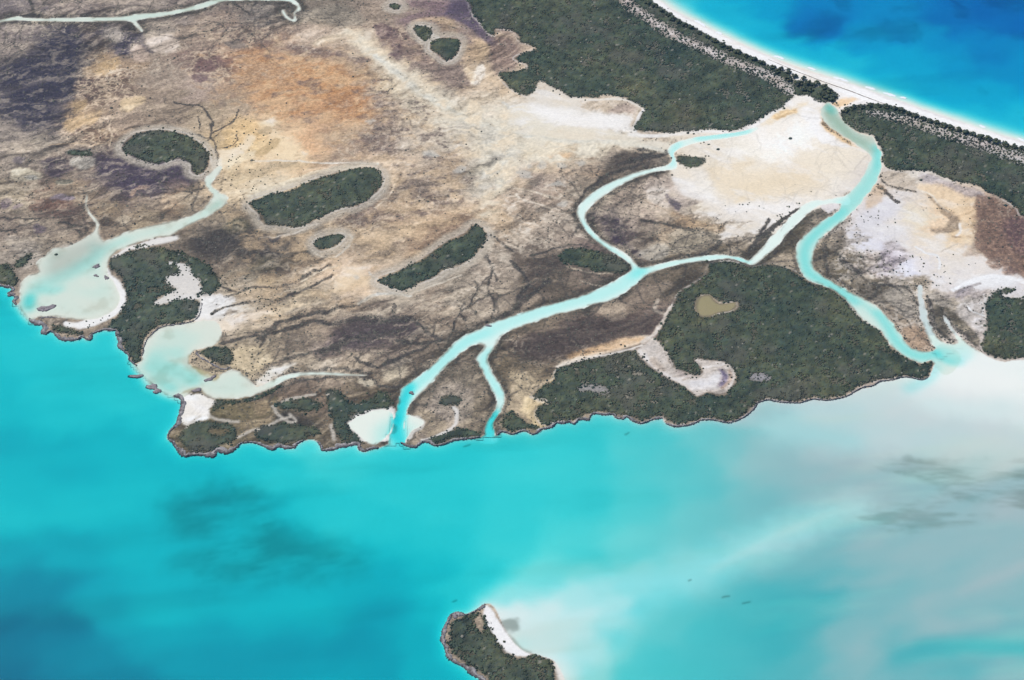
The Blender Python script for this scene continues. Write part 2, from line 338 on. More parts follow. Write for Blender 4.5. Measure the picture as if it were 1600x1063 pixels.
deepen([(235,600),(262,608)], 12, .6)
deepen([(250,545,6),(290,552,8)], 8, .2)
deepen([(262,560,3),(292,566,4)], 4, .03)
deepen([(300,510,12),(325,515,14),(320,535,10)], 12, .025)
deepen([(345,598,10),(385,604,8)], 8, .05)
deepen([(120,470,14),(150,478,16),(170,468,10)], 14, .03)
deepen([(60,470,5),(90,468,6),(125,478,5)], 5, .06)
deepen([(95,405,12),(130,392,12)], 12, .03)
deepen([(430,598),(480,585),(560,586)], 3, 0.058)
# bars on the bank
BARS = []
for pts, w, d in [([(1110,893,1),(1195,848,4),(1270,813,3.5),(1362,787,2)], 3.5, .2), ([(1330,880),(1370,868,6),(1412,847,4)], 6, .28), ([(1330,915,2),(1380,903,5),(1430,880,6),(1495,853,4)], 6, .22),
    ([(1500,905,2),(1540,880,6),(1610,846,7)], 6, .2), ([(1505,925,3),(1560,903,7),(1600,884,8)], 6, .1), ([(1420,1003,3),(1460,985,7),(1550,968,9)], 8, .2), ([(1280,850),(1340,820)], 5, .42),
    ([(1390,645),(1430,625),(1465,608)], 5, .03), ([(1290,660),(1340,640)], 6, .12), ([(1180,690),(1260,680),(1330,690)], 12, .25), ([(0,817),(90,806),(200,790)], 8, 2.05), ([(0,730),(60,720),(180,700)], 10, 2.5),
    ([(240,1000),(400,990),(520,985)], 8, 3.6), ([(250,965),(380,948),(500,950)], 12, 2.6), ([(1400,1028,3),(1450,1013,8),(1520,1010,7),(1640,1016,6)], 8, 1.0), ([(1310,990),(1350,960),(1400,935)], 12, .42),
    ([(1370,1020),(1340,1063)], 7, .3), ([(1180,862),(1230,850)], 4, .2)]:
    deepen(pts, w * .8, d * .9 if d < .5 else d, w * 2.2)
    if d < .5: BARS.append((pts, w))
D = np.where(inlets['side'] > -4, np.minimum(D, .02 + .25 * sst(455, 550, VV)), D)
bays = np.maximum(inlets['a'], inlets['b'])
D = np.where((bays > -8) & (UU < 420), D * (.10 + .62 * sst(0, 18, shore)) * (1 + .5 * NB + .4 * NS), D)
flats_ = np.maximum(inlets['flat1'], inlets['flat2'])
D = np.where((flats_ > -3) & (inlets['river'] < 1), .012 + .16 * sst(-14, 22, 34 - np.hypot(UU - 616, (VV - 682) * 1.3) + NM * 8), D)
D = np.maximum(D, .0)

# slumped sand: no steps on the bed
for _ in range(3):
    for ax in (0, 1):
        D = (np.roll(D, 2, ax) + np.roll(D, 1, ax) + D + np.roll(D, -1, ax) + np.roll(D, -2, ax)) / 5
# ------------------------------------------------------------------ ground height
Z = np.where(land > 0, 0, -D * sst(0, 1.5, -land) - .02 * (land < 0))
zl = 0.12 * sst(0, 4, land) + 0.35 * sst(2, 30, land) * (1 + .6 * NM) + .05 * NF * sst(3, 9, land)
dune = stroke([(960,-40),(1010,10),(1075,50),(1140,82),(1210,115),(1275,138)], 24, 20).full() + stroke([(1325,175),(1400,180),(1500,210),(1620,250)], 22, 20).full()
zl = zl + 3.5 * np.clip(dune, 0, 1) * sst(4, 25, land) * (1 + .4 * NM)
Z = np.where(land > 0, np.maximum(zl, .01), Z)

# ------------------------------------------------------------------ ground colour (albedo of sand, marl, mud, algal mat, seagrass)
LANDC = [(20,8,120,112,112),(100,10,128,118,112),(200,8,138,128,120),(300,8,132,122,116),(420,12,122,116,110),(520,15,138,128,116),(600,22,152,138,124),(680,10,128,110,112),(715,15,92,84,104),
(15,75,140,130,122),(85,70,72,70,82),(60,110,68,66,78),(100,130,66,64,74),(40,150,72,68,82),(20,60,125,116,114),(150,60,112,102,96),(190,62,88,82,88),(250,60,160,150,138),(300,60,150,136,122),(350,60,162,142,126),(420,72,150,126,110),(480,60,176,160,144),(560,62,190,176,158),(620,78,122,106,102),(645,95,150,136,124),(700,42,150,132,112),(745,82,166,146,122),(735,35,112,98,108),(70,190,90,84,88),
(120,110,78,72,76),(155,112,164,142,114),(200,112,162,142,120),(250,120,156,142,128),(320,100,124,105,98),(300,140,166,150,138),(370,110,168,142,116),(450,110,176,148,120),(500,130,180,146,112),(540,140,174,138,106),(570,110,162,140,116),(612,132,204,188,160),(662,102,140,122,112),(700,112,134,120,112),(762,112,192,174,150),(748,112,200,184,162),
(20,205,126,118,112),(60,215,132,124,114),(112,165,158,138,114),(140,195,172,150,122),(200,180,156,140,124),(260,170,150,136,120),(320,180,160,146,126),(370,170,166,150,130),(420,160,178,150,122),(480,160,172,140,112),(540,172,164,130,104),(590,160,150,136,124),(650,152,188,178,160),(700,172,204,190,168),(762,162,208,194,172),(790,180,204,194,176),(850,180,228,220,206),(900,205,220,204,178),(930,165,205,190,170),(880,160,222,212,196),
(30,250,150,140,128),(100,262,122,110,102),(160,262,96,86,86),(210,290,84,75,84),(250,268,92,82,96),(345,232,192,172,138),(382,222,226,200,154),(430,188,220,192,156),(442,240,228,204,168),(482,222,210,174,138),(540,222,166,146,126),(600,222,136,122,112),(650,222,176,166,152),(720,212,194,184,168),(782,232,198,190,172),(850,240,210,194,168),(900,250,192,168,142),(960,242,150,138,124),(1090,235,232,220,200),(1100,262,222,206,180),(1150,262,236,220,194),
(20,310,164,152,132),(80,312,130,112,98),(118,300,152,136,116),(180,312,90,80,80),(230,322,120,108,96),(270,312,152,132,110),(300,312,142,130,112),(380,290,210,192,162),(420,290,212,196,168),(362,342,150,138,120),(622,262,196,178,156),(642,302,150,136,122),(700,262,152,138,124),(762,280,190,182,166),(700,302,166,152,136),(782,302,184,168,150),(822,292,166,152,140),(862,302,168,152,136),(902,302,160,148,132),
(20,362,130,118,108),(60,345,162,150,134),(100,332,108,94,86),(172,322,152,136,112),(230,342,158,144,122),(380,342,140,128,112),(385,366,96,90,82),(350,380,80,76,72),(440,400,122,112,98),(560,345,124,110,98),(575,362,152,138,120),(620,332,146,128,112),(642,372,140,122,102),(700,342,162,142,122),(600,392,168,152,132),(765,340,194,172,146),(802,342,172,156,138),(850,352,168,156,142),(882,342,172,160,146),
(20,392,160,150,138),(80,380,142,132,118),(350,410,110,100,90),(372,430,136,126,110),(420,420,104,98,82),(460,432,132,118,102),(520,432,210,188,162),(560,432,220,198,172),(480,462,200,184,158),(420,472,152,140,122),(380,462,172,158,138),(360,482,220,210,194),(700,442,152,142,128),(762,422,168,156,142),(802,402,178,168,154),(832,402,108,98,88),(850,432,104,95,84),(742,482,146,136,122),(682,472,158,144,128),
(420,500,196,180,156),(480,502,162,148,130),(560,490,172,156,138),(622,472,196,184,166),(580,512,106,95,90),(540,532,118,106,100),(622,512,118,106,94),(682,512,130,118,104),(480,542,142,130,116),(420,542,158,146,126),(400,555,190,176,150),(560,562,152,140,124),(642,562,118,108,96),(480,572,150,138,120),(722,592,136,126,112),(700,602,140,130,116),(682,642,168,156,142),(742,642,130,120,104),
(350,640,108,100,78),(400,642,132,120,98),(450,622,126,112,98),(480,612,122,108,95),(500,602,122,108,92),(560,612,108,98,82),(602,602,108,98,84),(450,670,90,84,68),
(822,572,130,118,98),(832,542,94,84,78),(880,532,98,86,80),(902,512,104,92,86),(962,502,108,94,86),(1012,492,114,100,92),(1002,462,132,118,104),(862,510,152,138,120),(952,482,154,140,124),(822,602,152,138,114),(822,622,160,146,124),(1052,442,116,106,92),
(932,342,98,88,84),(962,362,86,77,80),(1002,332,168,154,142),(1002,372,110,100,90),(1062,352,152,136,116),(1052,392,132,120,100),(1102,372,142,130,108),(1152,392,116,106,90),(980,302,142,130,118),(1022,292,186,172,158),(1062,312,208,196,184),(942,372,118,104,98),
(1100,302,242,232,214),(1150,242,248,240,224),(1200,232,252,244,230),(1250,212,254,248,238),(1180,302,230,212,182),(1222,272,234,216,188),(1150,342,246,238,228),(1200,332,250,244,234),(1282,252,240,226,202),(1262,302,246,236,220),(1302,202,244,228,202),(1230,190,246,236,220),
(1342,352,208,200,194),(1382,332,220,212,208),(1402,312,208,198,188),(1442,282,204,194,180),(1352,382,230,226,228),(1402,362,228,222,216),(1442,342,228,216,192),(1482,342,220,194,162),(1502,322,230,210,184),(1512,372,226,206,174),(1462,392,232,220,204),(1342,412,192,182,174),(1382,412,190,182,186),(1432,422,234,232,238),(1482,432,232,224,214),(1532,422,232,222,210),(1562,432,220,214,208),(1592,442,210,204,200),(1502,462,190,182,180),(1522,492,188,180,174),(1492,482,182,172,156),
(1542,342,130,110,98),(1562,362,98,79,74),(1592,372,92,73,83),(1592,402,106,88,84),(1552,390,112,94,86),
(1252,372,112,102,86),(1285,420,132,122,102),(1312,422,118,110,94),(1352,442,108,100,86),(1402,462,152,142,126),(1422,502,164,152,136),(1442,532,168,148,128),
(1030,25,215,205,195),(1100,60,215,205,195),(1300,135,246,240,232),(1340,155,244,238,230),(1450,185,240,236,230),(1590,230,240,236,230)]
warped = coarse_idw(LANDC, 3.8, warp=26, rough_=.45)
C = alb(warped)
def paint(rgb, w, a=1.0):
    global C
    c = alb(rgb)
    if isinstance(w, Win):
        v = cutw(C, w.sl); v += (c - v) * (np.clip(w.w, 0, 1) * a)[..., None]
    else:
        C += (c - C) * (np.clip(w, 0, 1) * a)[..., None]
DARK = (72,68,70); MUD = (96,88,80); PALE = (206,196,180); WHITE = (246,240,230); CREAM = (226,202,160); GREY = (190,186,178); OLIVE = (88,84,66); PURP = (72,64,82); RUST = (176,126,86)

# the drab dark stains, broad
for pts, col, soft, a in [
  ([(0,105),(40,95),(70,60),(100,50),(130,60),(125,90),(118,120),(112,150),(90,180),(50,210),(20,190),(0,175)], (62,60,72), 16, .75),
  ([(180,55),(200,48),(222,55),(230,65),(205,82),(185,80)], (62,58,74), 8, .8),
  ([(150,250),(190,245),(240,262),(295,262),(300,285),(255,300),(205,305),(170,290)], (78,70,84), 12, .7),
  ([(70,252),(100,250),(108,265),(95,278),(72,272)], (82,74,88), 6, .8),
  ([(300,375),(360,365),(420,368),(460,378),(440,395),(380,400),(310,395)], (76,72,70), 12, .8),
  ([(350,345),(380,340),(390,355),(360,365)], (84,84,68), 8, .7),
  ([(400,370),(440,365),(460,355),(440,372),(410,395)], (66,62,70), 6, .8),
  ([(530,515),(590,495),(640,500),(650,520),(600,530),(560,545),(540,535)], (86,78,82), 12, .8),
  ([(480,545),(520,530),(560,528),(600,535),(560,545),(500,560)], (96,86,88), 8, .6),
  ([(830,410),(870,400),(885,415),(850,440),(820,470),(805,480),(815,450)], (92,84,78), 10, .8),
  ([(800,555),(830,530),(870,510),(920,500),(980,500),(1030,490),(1020,515),(970,530),(900,545),(840,560)], (82,73,70), 14, .7),
  ([(945,335),(965,330),(972,350),(980,375),(1005,400),(985,400),(962,380),(948,360)], (66,58,72), 7, .8),
  ([(920,335),(935,320),(935,345),(930,362),(918,350)], (86,76,84), 5, .7),
  ([(1550,345),(1600,340),(1600,395),(1570,385),(1555,365)], (88,70,78), 14, .6),
  ([(700,0),(735,-10),(760,40),(775,70),(745,60),(715,45)], (84,74,98), 10, .75),
  ([(775,60),(800,60),(815,85),(800,110),(775,115),(760,90)], (112,94,92), 10, .7),
  ([(60,330),(110,322),(105,340),(60,345)], (104,88,82), 8, .7),
  ([(440,640),(470,650),(510,665),(470,668),(430,660)], (62,60,58), 6, .7),
  ([(860,490),(920,470),(985,452),(960,475),(900,495)], (128,116,104), 6, .5),
  ([(1070,425),(1100,420),(1090,440),(1040,460),(1035,450)], (78,72,62), 8, .8),
  ]:
    paint(col, poly(pts, soft, 1.6), a)
# rusty algal mat, pale wind-swept sand, dry channels
for pts, col, soft, a in [
  ([(380,90),(440,85),(500,100),(550,130),(575,170),(560,190),(500,185),(430,180),(400,150)], (186,148,112), 22, .35),
  ([(470,105),(540,115),(550,140),(500,150),(470,130)], (186,142,98), 14, .32),
  ([(490,150),(560,155),(570,180),(510,180)], (168,126,88), 14, .32),
  ([(405,195),(435,185),(445,205),(430,215),(410,212)], (236,216,180), 6, .8),
  ([(430,212),(460,225),(475,240),(440,248),(420,240)], (240,216,176), 8, .7),
  ([(360,185),(400,190),(420,215),(380,235),(350,235)], (226,194,142), 12, .6),
  ([(340,240),(370,230),(385,215),(395,222),(370,250),(345,260)], (244,226,196), 5, .8),
  ([(155,100),(175,92),(185,105),(160,118)], (184,160,124), 6, .6),
  ([(110,165),(130,152),(135,170),(118,178)], (180,158,126), 5, .6), ([(190,160),(225,150),(215,165),(195,175)], (204,182,146), 5, .5), ([(125,190),(158,178),(155,190),(130,200)], (182,158,124), 5, .6),
  ([(205,72),(225,70),(230,90),(212,95)], (196,178,162), 6, .6), ([(235,62),(265,55),(275,75),(245,82)], (206,190,172), 6, .7),
  ([(160,45),(185,42),(190,60),(172,62)], (178,170,162), 6, .5),
  ([(800,170),(830,165),(870,172),(900,180),(975,180),(980,195),(950,203),(900,200),(840,195),(805,190)], (246,240,234), 8, .8),
  ([(950,160),(985,162),(1000,175),(985,190),(972,200),(975,180)], (214,202,186), 5, .7),
  ([(952,168),(975,162),(998,170),(990,178),(960,175)], (172,156,146), 4, .8),
  ([(800,205),(860,200),(930,202),(970,208),(1000,215),(1040,222),(1040,236),(1000,235),(960,225),(900,220),(840,218)], (232,222,202), 6, .7),
  ([(800,215),(880,222),(960,225),(940,232),(880,240),(820,250),(790,250)], (214,202,176), 8, .5),
  ([(1060,275),(1080,265),(1160,262),(1250,262),(1290,285),(1250,310),(1180,312),(1130,308),(1090,290)], (232,214,184), 20, .65),
  ([(1185,190),(1230,170),(1262,160),(1240,180),(1200,195)], (232,206,160), 6, .6),
  ([(1210,180),(1250,168),(1240,178),(1215,190)], (214,178,124), 4, .6),
  ([(1280,175),(1290,195),(1320,215),(1350,235),(1330,232),(1295,212),(1275,195)], (222,186,136), 4, .75),
  ([(1255,170),(1280,170),(1280,195),(1300,215),(1340,235),(1290,225),(1260,200)], (250,246,240), 5, .8),
  ([(1300,160),(1340,155),(1330,165),(1305,168)], (226,190,140), 4, .8),
  ([(1430,290),(1480,285),(1520,300),(1520,340),(1505,385),(1480,380),(1495,340),(1470,330),(1450,310)], (226,200,164), 8, .8),
  ([(1440,270),(1500,288),(1540,305),(1520,310),(1480,292),(1440,285)], (156,152,162), 6, .7),
  ([(1330,350),(1360,330),(1390,310),(1410,325),(1380,345),(1345,365),(1320,375)], (216,212,212), 8, .7),
  ([(1375,375),(1400,375),(1420,400),(1400,410),(1380,400)], (168,162,172), 8, .6), ([(1370,400),(1385,395),(1395,415),(1378,425)], (150,142,158), 5, .6),
  ([(1500,440),(1530,430),(1570,432),(1590,445),(1560,450),(1520,450)], (240,238,234), 8, .8),
  ([(1495,455),(1510,445),(1520,450),(1505,470)], (132,126,132), 6, .6), ([(1530,350),(1555,362),(1540,380),(1520,372)], (222,200,170), 8, .0),
  ([(1545,413),(1562,408),(1568,414),(1552,420)], (132,110,98), 3, .8),
  ([(515,440),(560,425),(580,440),(540,455),(500,470),(460,490),(420,500),(380,495),(430,480)], (224,206,176), 10, .6),
  ([(540,420),(570,420),(560,440),(520,455)], (236,214,182), 8, .6),
  ([(880,240),(920,235),(905,250),(880,252)], (216,186,146), 8, .5),
  ([(1040,255),(1090,262),(1120,300),(1100,318),(1060,300),(1050,280)], (246,240,230), 10, .6),
  ([(1095,320),(1150,318),(1220,312),(1250,320),(1215,350),(1190,365),(1160,350),(1120,335)], (246,240,232), 10, .7),
  ([(1000,290),(1040,275),(1060,290),(1080,320),(1040,320),(1010,310)], (196,184,174), 10, .6),
  ([(280,620),(300,614),(330,622),(338,632),(328,645),(325,655),(300,662),(285,660),(284,640)], (248,246,240), 3, 1),
  ([(310,468),(340,462),(365,465),(360,480),(345,505),(325,505),(308,500)], (244,240,232), 4, .9),
  ([(340,500),(400,485),(430,480),(400,500),(350,520)], (226,208,186), 6, .7),
  ([(430,575),(460,570),(440,590),(410,605),(395,600)], (240,234,220), 5, .8),
  ([(362,545),(400,540),(430,560),(400,580),(370,580),(358,572)], (216,200,168), 6, .8),
  ]:
    paint(col, poly(pts, soft, 1.8), a)

# long lines: pale tracks, dry channels, creek-side mud
L = stroke
paint((206,190,166), L([(545,45,4),(575,75,9),(605,100,15),(640,130,17),(670,155,14),(705,175,10),(745,190,8),(800,205,6)], 12), .8)
paint((208,204,190), L([(560,60,3),(600,98,7),(650,140,8),(690,165,6),(740,190,4),(790,205,4),(860,220,4),(930,222,3),(985,225,6),(1040,238,5)], 6), .8)
paint((186,184,172), L([(600,98,1.2),(640,128,2),(690,165,1.5),(760,193,1.5)], 1.6), .6)
paint((204,200,188), L([(785,160,3),(797,172,3),(793,185,3),(772,194,3)], 3), .8)
paint((200,196,182), L([(690,150),(760,200),(800,225),(770,255),(745,300)], 18, 20), .4)
paint((186,186,174), L([(785,255,6),(780,285,8),(775,300,5)], 6), .6)
paint((244,238,228), L([(985,212),(1040,212),(1100,206),(1150,207),(1190,190),(1235,158)], 4, 3), .9)
paint((248,244,238), L([(992,206),(996,188),(1008,173)], 3, 2), .8)
paint((236,226,210), L([(830,150),(900,156),(975,156),(1005,172)], 2.5, 2), .7)
# beach
beach = (W_main > -20) * sst(-46, -30, np.where(IN_OCEAN, S_ocean, -60))
paint((250,246,240), beach, 1)
wet = stroke([(1900,330),(1700,255),(1640,236),(1600,222),(1550,207),(1500,190),(1450,173),(1400,156),(1350,138),(1300,122),(1260,109),(1230,99),(1200,87),(1170,74),(1140,60),(1110,45),(1085,32),(1060,20),(1035,4),(1018,-9)], 4, 4)
paint((214,206,200), wet, .6)
# pale strips of open sand in the dune scrub
dunestrip = L([(960,-12,4),(985,12,9),(1010,28,9),(1050,55,10),(1100,78,9),(1150,100,10),(1200,122,10),(1235,145,9)], 10, 8).full()
dunestrip2 = L([(1362,180,6),(1410,188,10),(1460,203,10),(1510,220,12),(1560,236,12),(1610,255,12)], 10, 12).full()
paint((196,186,182), np.maximum(dunestrip, dunestrip2), .9)
# pale bare swirl in the middle wood
SWIRL = [(996,550),(1000,543),(1012,535),(1020,528),(1030,538),(1040,550),(1047,568),(1058,580),(1075,586),(1092,590),(1100,583),(1096,572),(1086,563),(1102,564),(1118,565),(1132,567),(1143,576),(1148,588),(1144,601),(1134,613),(1122,616),(1106,612),(1090,619),(1078,610),(1064,601),(1048,592),(1032,583),(1016,571),(1003,559)]
S_swirl = sdf(SWIRL, 30)
paint((198,190,182), sst(-2, 2, S_swirl + NF * 2))
paint((222,214,206), L([(1003,548),(1018,565),(1040,585),(1065,597),(1085,605)], 3, 3), .7)
paint((172,160,148), L([(1022,562),(1036,578)], 5, 4), .7)
paint((160,150,148), L([(1060,580),(1075,590)], 6, 5), .6)
paint((206,204,204), L([(1085,600),(1108,600),(1122,588)], 8, 8), .6)
paint((84,76,112), L([(1125,578,3),(1131,588,6),(1128,600,5)], 5, 4), .85)
paint((150,124,104), L([(1138,578),(1140,592),(1130,606)], 2.5, 2), .6)
paint((226,214,196), L([(868,573,2),(900,560,5),(950,545,8),(985,535,9),(1010,528,6)], 7, 4), .9)
paint((222,186,142), L([(890,556,4),(930,546,8),(970,537,9),(1005,530,5)], 7, 5), .75)
paint((236,228,216), L([(870,572),(920,560),(970,550),(1005,540)], 1.6, 1.2), .8)
paint((210,200,188), L([(1005,535,4),(1025,520,3),(1038,500,3.5),(1042,488,3),(1050,478,3)], 3, 1.5), .9)
paint((196,186,172), L([(1035,490),(1024,485),(1028,470)], 3, 2), .7)
paint((176,160,128), L([(866,578,2.5),(862,595,2.5),(842,612,2),(830,630,2.5),(822,640,4)], 2.5, 1.5), .9)
paint((190,178,158), poly([(800,628),(825,620),(840,605),(830,590),(800,590)], 8), .35)
paint((204,186,150), poly([(812,632),(828,622),(860,625),(862,632),(835,640),(840,655),(850,668),(838,672),(822,658),(810,645)], 3), .9)
# dark feeder veins across the marsh (mud and dwarf mangrove along old channels)
VEINS = [
 ([(400,532,3),(430,508,4),(470,496,4),(520,486,3),(560,476,2)], 4), ([(402,530,3),(440,518,6),(480,506,7),(530,504,5),(580,498,6),(620,494,4)], 6),
 ([(440,565,2),(480,552,4),(520,540,6),(560,530,8),(600,520,9),(640,512,4)], 8), ([(500,548),(540,538),(580,520)], 8), ([(560,560),(575,568),(590,572)], 4), ([(590,572,3),(620,560,5),(650,545,4),(690,530,3)], 4),
 ([(460,585,5),(500,578,6),(550,579,5),(580,580,4)], 5), ([(430,608),(470,596),(540,590),(572,587)], 4), ([(572,582),(585,590),(590,600),(612,603),(626,602)], 3.5),
 ([(640,495),(655,505),(668,520),(690,530)], 5), ([(690,530),(660,535),(620,530)], 4), ([(700,530),(715,495),(735,475),(745,455),(740,440)], 2.4), ([(725,500),(722,485),(728,470)], 2.4), ([(735,475),(755,468),(775,462)], 2), ([(770,500),(775,475),(765,455),(770,430)], 2.2), ([(745,455),(760,440),(775,425)], 2),
 ([(560,500),(600,500),(640,497)], 9), ([(610,478),(612,500)], 5),
 ([(780,505,4),(800,485,4),(830,460,5),(860,440,5)], 5), ([(765,508),(790,492),(805,478),(815,465)], 3), ([(803,478),(812,462),(822,445),(815,425),(800,410)], 4),
 ([(885,385),(905,384),(920,388)], 3), ([(830,402),(860,392),(890,386)], 3),
 ([(270,160),(300,166),(320,172),(328,190),(333,205),(335,220),(340,240),(341,258)], 2.6), ([(335,208),(355,195),(367,185),(368,172)], 2.2), ([(334,215),(310,210),(280,205)], 2.2), ([(312,185),(315,205)], 1.6), ([(370,210),(362,225),(345,232)], 1.6),
 ([(48,0),(50,18),(48,26)], 5), ([(30,27),(55,25)], 3), ([(360,2),(375,12),(385,22)], 3),
 ([(128,305),(140,300),(160,292)], 2), ([(120,362,4),(130,368,6),(140,360,3)], 5), ([(90,351),(120,354),(140,362)], 3), ([(30,355),(60,345),(0,340)], 2), ([(0,362),(25,358)], 3),
 ([(960,292),(985,303)], 1.8), ([(965,258),(985,252),(1030,245),(1045,240)], 6), ([(930,295),(960,272),(1000,258)], 6), ([(985,250),(1020,240),(1000,236)], 5),
 ([(905,325),(912,305),(930,292)], 4), ([(1095,400),(1120,385),(1125,375)], 3.5), ([(1170,395),(1190,370),(1210,355),(1245,325)], 5), ([(1210,395),(1240,360),(1270,335)], 3),
 ([(1000,345),(1050,352),(1100,358)], 4),
 ([(1312,345),(1290,375),(1285,400),(1292,425),(1330,450)], 4), ([(1300,395),(1330,420),(1360,440),(1395,446),(1420,450)], 4), ([(1420,450),(1430,470),(1436,490)], 4), ([(1375,445),(1370,460),(1350,468)], 5), ([(1310,400),(1345,428)], 5),
 ([(1380,280),(1390,290),(1428,301)], 3), ([(1378,290),(1395,310),(1405,318)], 4),
 ([(1200,345),(1180,380),(1170,395)], 5), ([(1447,465),(1450,485),(1458,510),(1478,530)], 5), ([(1468,485),(1490,512),(1525,540)], 5),
 ([(620,130),(605,140)], 3), ([(370,455),(340,445)], 3), ([(330,490),(350,480),(390,470)], 4), ([(345,535),(380,530),(400,525)], 4), ([(430,470),(470,455),(520,430)], 4), ([(350,462),(400,448),(440,445),(480,430),(520,415)], 4),
 ([(300,372),(330,378),(380,376)], 3), ([(440,505),(420,520),(405,540)], 3), ([(750,365),(775,375),(800,395)], 3), ([(760,400),(770,420),(780,440)], 3),
]
veinw = np.zeros((ny, nx), np.float32)
for pts, w in VEINS:
    q = L([(p[0], p[1], (p[2] if len(p) > 2 else w) * .72) for p in pts], w, w * .4, noise=.7, amt=.9)
    v = cutw(veinw, q.sl); np.maximum(v, q.w, out=v)
paint((70,66,64), veinw, .85)
BRK0 = sst(-.3, .3, fbm(40, 3, 57) + NV * .4)
# side drains: little branching runnels that lead from the marsh into the creeks
drain = np.zeros((ny, nx), np.float32)
drng = random.Random(77)
def runnel(p, ang, length, w, depth_):
    pts = [tuple(p)]; n = max(int(length / 9), 3); a = ang
    for k in range(n):
        a += drng.gauss(0, .26)
        q = (pts[-1][0] + 9 * math.cos(a), pts[-1][1] + 9 * math.sin(a))
        i = int((q[1] - gy[0]) / STEP); j = int((q[0] - gx[0]) / STEP)
        if not (2 < i < ny - 3 and 2 < j < nx - 3) or land[i, j] < 1.2 or W_main[i, j] < 12: break
        pts.append(q)
        if depth_ < 3 and k > 0 and drng.random() < .34:
            runnel(q, a + drng.choice((-1, 1)) * drng.uniform(.5, 1.0), length * drng.uniform(.35, .6), w * .65, depth_ + 1)
    if len(pts) < 3: return
    g = np.array(pts); ww = np.linspace(w, w * .3, len(g))
    sl = window(g, w + 12)
    d = wdist(g, sl, w + 3, False, ww, .45)
    v = cutw(drain, sl); np.maximum(v, 1 - sst(-.7, .9, d + cutw(WIG, sl) * w * .5), out=v)
for nm, every in ((RIVER, 34), (BAY_A, 44), (BAY_B, 40), (EAST_CREEK, 44), (FAR_CREEK, 60), (SIDE_CREEK, 60)):
    g = G(smooth(nm, True, 3)); seg = np.roll(g, -1, 0) - g
    area = np.sum(g[:, 0] * np.roll(g[:, 1], -1) - np.roll(g[:, 0], -1) * g[:, 1])
    run = 0
    for k in range(len(g)):
        run += np.hypot(*seg[k])
        if run < every * drng.uniform(.6, 1.4): continue
        run = 0
        nrm = math.atan2(seg[k][1], seg[k][0]) - math.copysign(math.pi / 2, area)
        runnel(g[k] + 3 * np.array([math.cos(nrm), math.sin(nrm)]), nrm + drng.gauss(0, .35), drng.uniform(45, 150), drng.uniform(1.3, 2.6), 0)
# mud banks along every creek
bank_w = (1 - sst(5, 15, land + NV * 6)) * (land > 0) * (creek > -30)
whiteness = C.mean(-1)
notwhite = 1 - sst(.42, .62, whiteness)
rv = np.maximum(inlets['river'], inlets['far'])
paint((74,70,62), (1 - sst(5, 17, -rv + NV * 7 + NM * 6)) * (land > 0) * notwhite * (.55 + .45 * BRK0), .92)
paint((100,92,80), (1 - sst(4, 12, -inlets['east'] + NV * 5)) * (land > 0) * notwhite * (UU < 1330), .6)
# pale rims beside the creeks where sand is thrown up
BRK = sst(-.15, .35, fbm(30, 3, 55) + NV * .5)
paint((226,218,204), (1 - sst(1.0, 3.8, land + NF)) * (land > 0) * (creek > -30) * BRK * np.clip(1.25 - notwhite, 0, 1), .6)

# mottled algal mats and pale dendritic ridges
def region(pts, soft=20):
    q = poly(pts, soft, 1.2, 1.6)
    return q.full()
ridge = 1 - np.abs(fbm(20, 4, 41, ang=math.radians(-20), squash=1.7)) * 3.2
ridge2 = 1 - np.abs(fbm(11, 3, 43)) * 3.0
blot = fbm(24, 4, 45, ang=math.radians(12), squash=2.1)
blot2 = fbm(13, 3, 47, ang=math.radians(-15), squash=1.6)
R_mott = region([(545,85),(600,85),(660,140),(720,215),(745,260),(700,330),(640,345),(560,330),(600,270),(560,230),(560,150)], 18)
paint((104,92,88), sst(.10, .30, blot2 * .7 + blot * .5) * R_mott, .8)
paint((216,204,188), sst(.62, .95, ridge2) * R_mott, .35)
R_m2 = np.maximum.reduce([region([(570,40),(640,45),(700,110),(735,125),(730,140),(690,140),(640,105),(590,65)], 8), region([(95,205),(125,195),(150,185),(180,180),(180,215),(150,228),(100,226)], 6), region([(120,125),(200,105),(210,150),(150,170),(125,160)], 8), region([(300,85),(370,80),(380,120),(310,130)], 8), region([(300,45),(420,45),(430,75),(380,75),(310,62)], 8)])
paint((104,86,80), R_m2 * sst(-.35, .2, blot), .65)
paint((214,196,172), sst(.5, .9, np.maximum(ridge, ridge2)) * R_m2, .6)
R_m3 = region([(610,270),(660,300),(740,300),(745,340),(680,345),(700,360),(640,385),(560,380),(550,350),(610,330)], 14)
paint((206,188,162), sst(.45, .95, ridge) * R_m3, .5); paint((110,95,86), sst(.1, .35, blot2) * R_m3, .6)
R_m4 = region([(740,350),(800,300),(900,280),(905,330),(915,370),(880,385),(830,395),(790,420),(750,480),(700,470),(760,410)], 14)
paint((212,202,186), sst(.35, .9, ridge) * R_m4, .55); paint((112,102,90), sst(.12, .4, blot2) * R_m4, .6)
R_rust = region([(300,80),(560,80),(590,200),(520,260),(400,190),(320,150)], 24)
paint((128,112,104), sst(.12, .5, blot) * R_rust, .55); paint((206,166,122), sst(.15, .6, -blot2) * R_rust, .3)
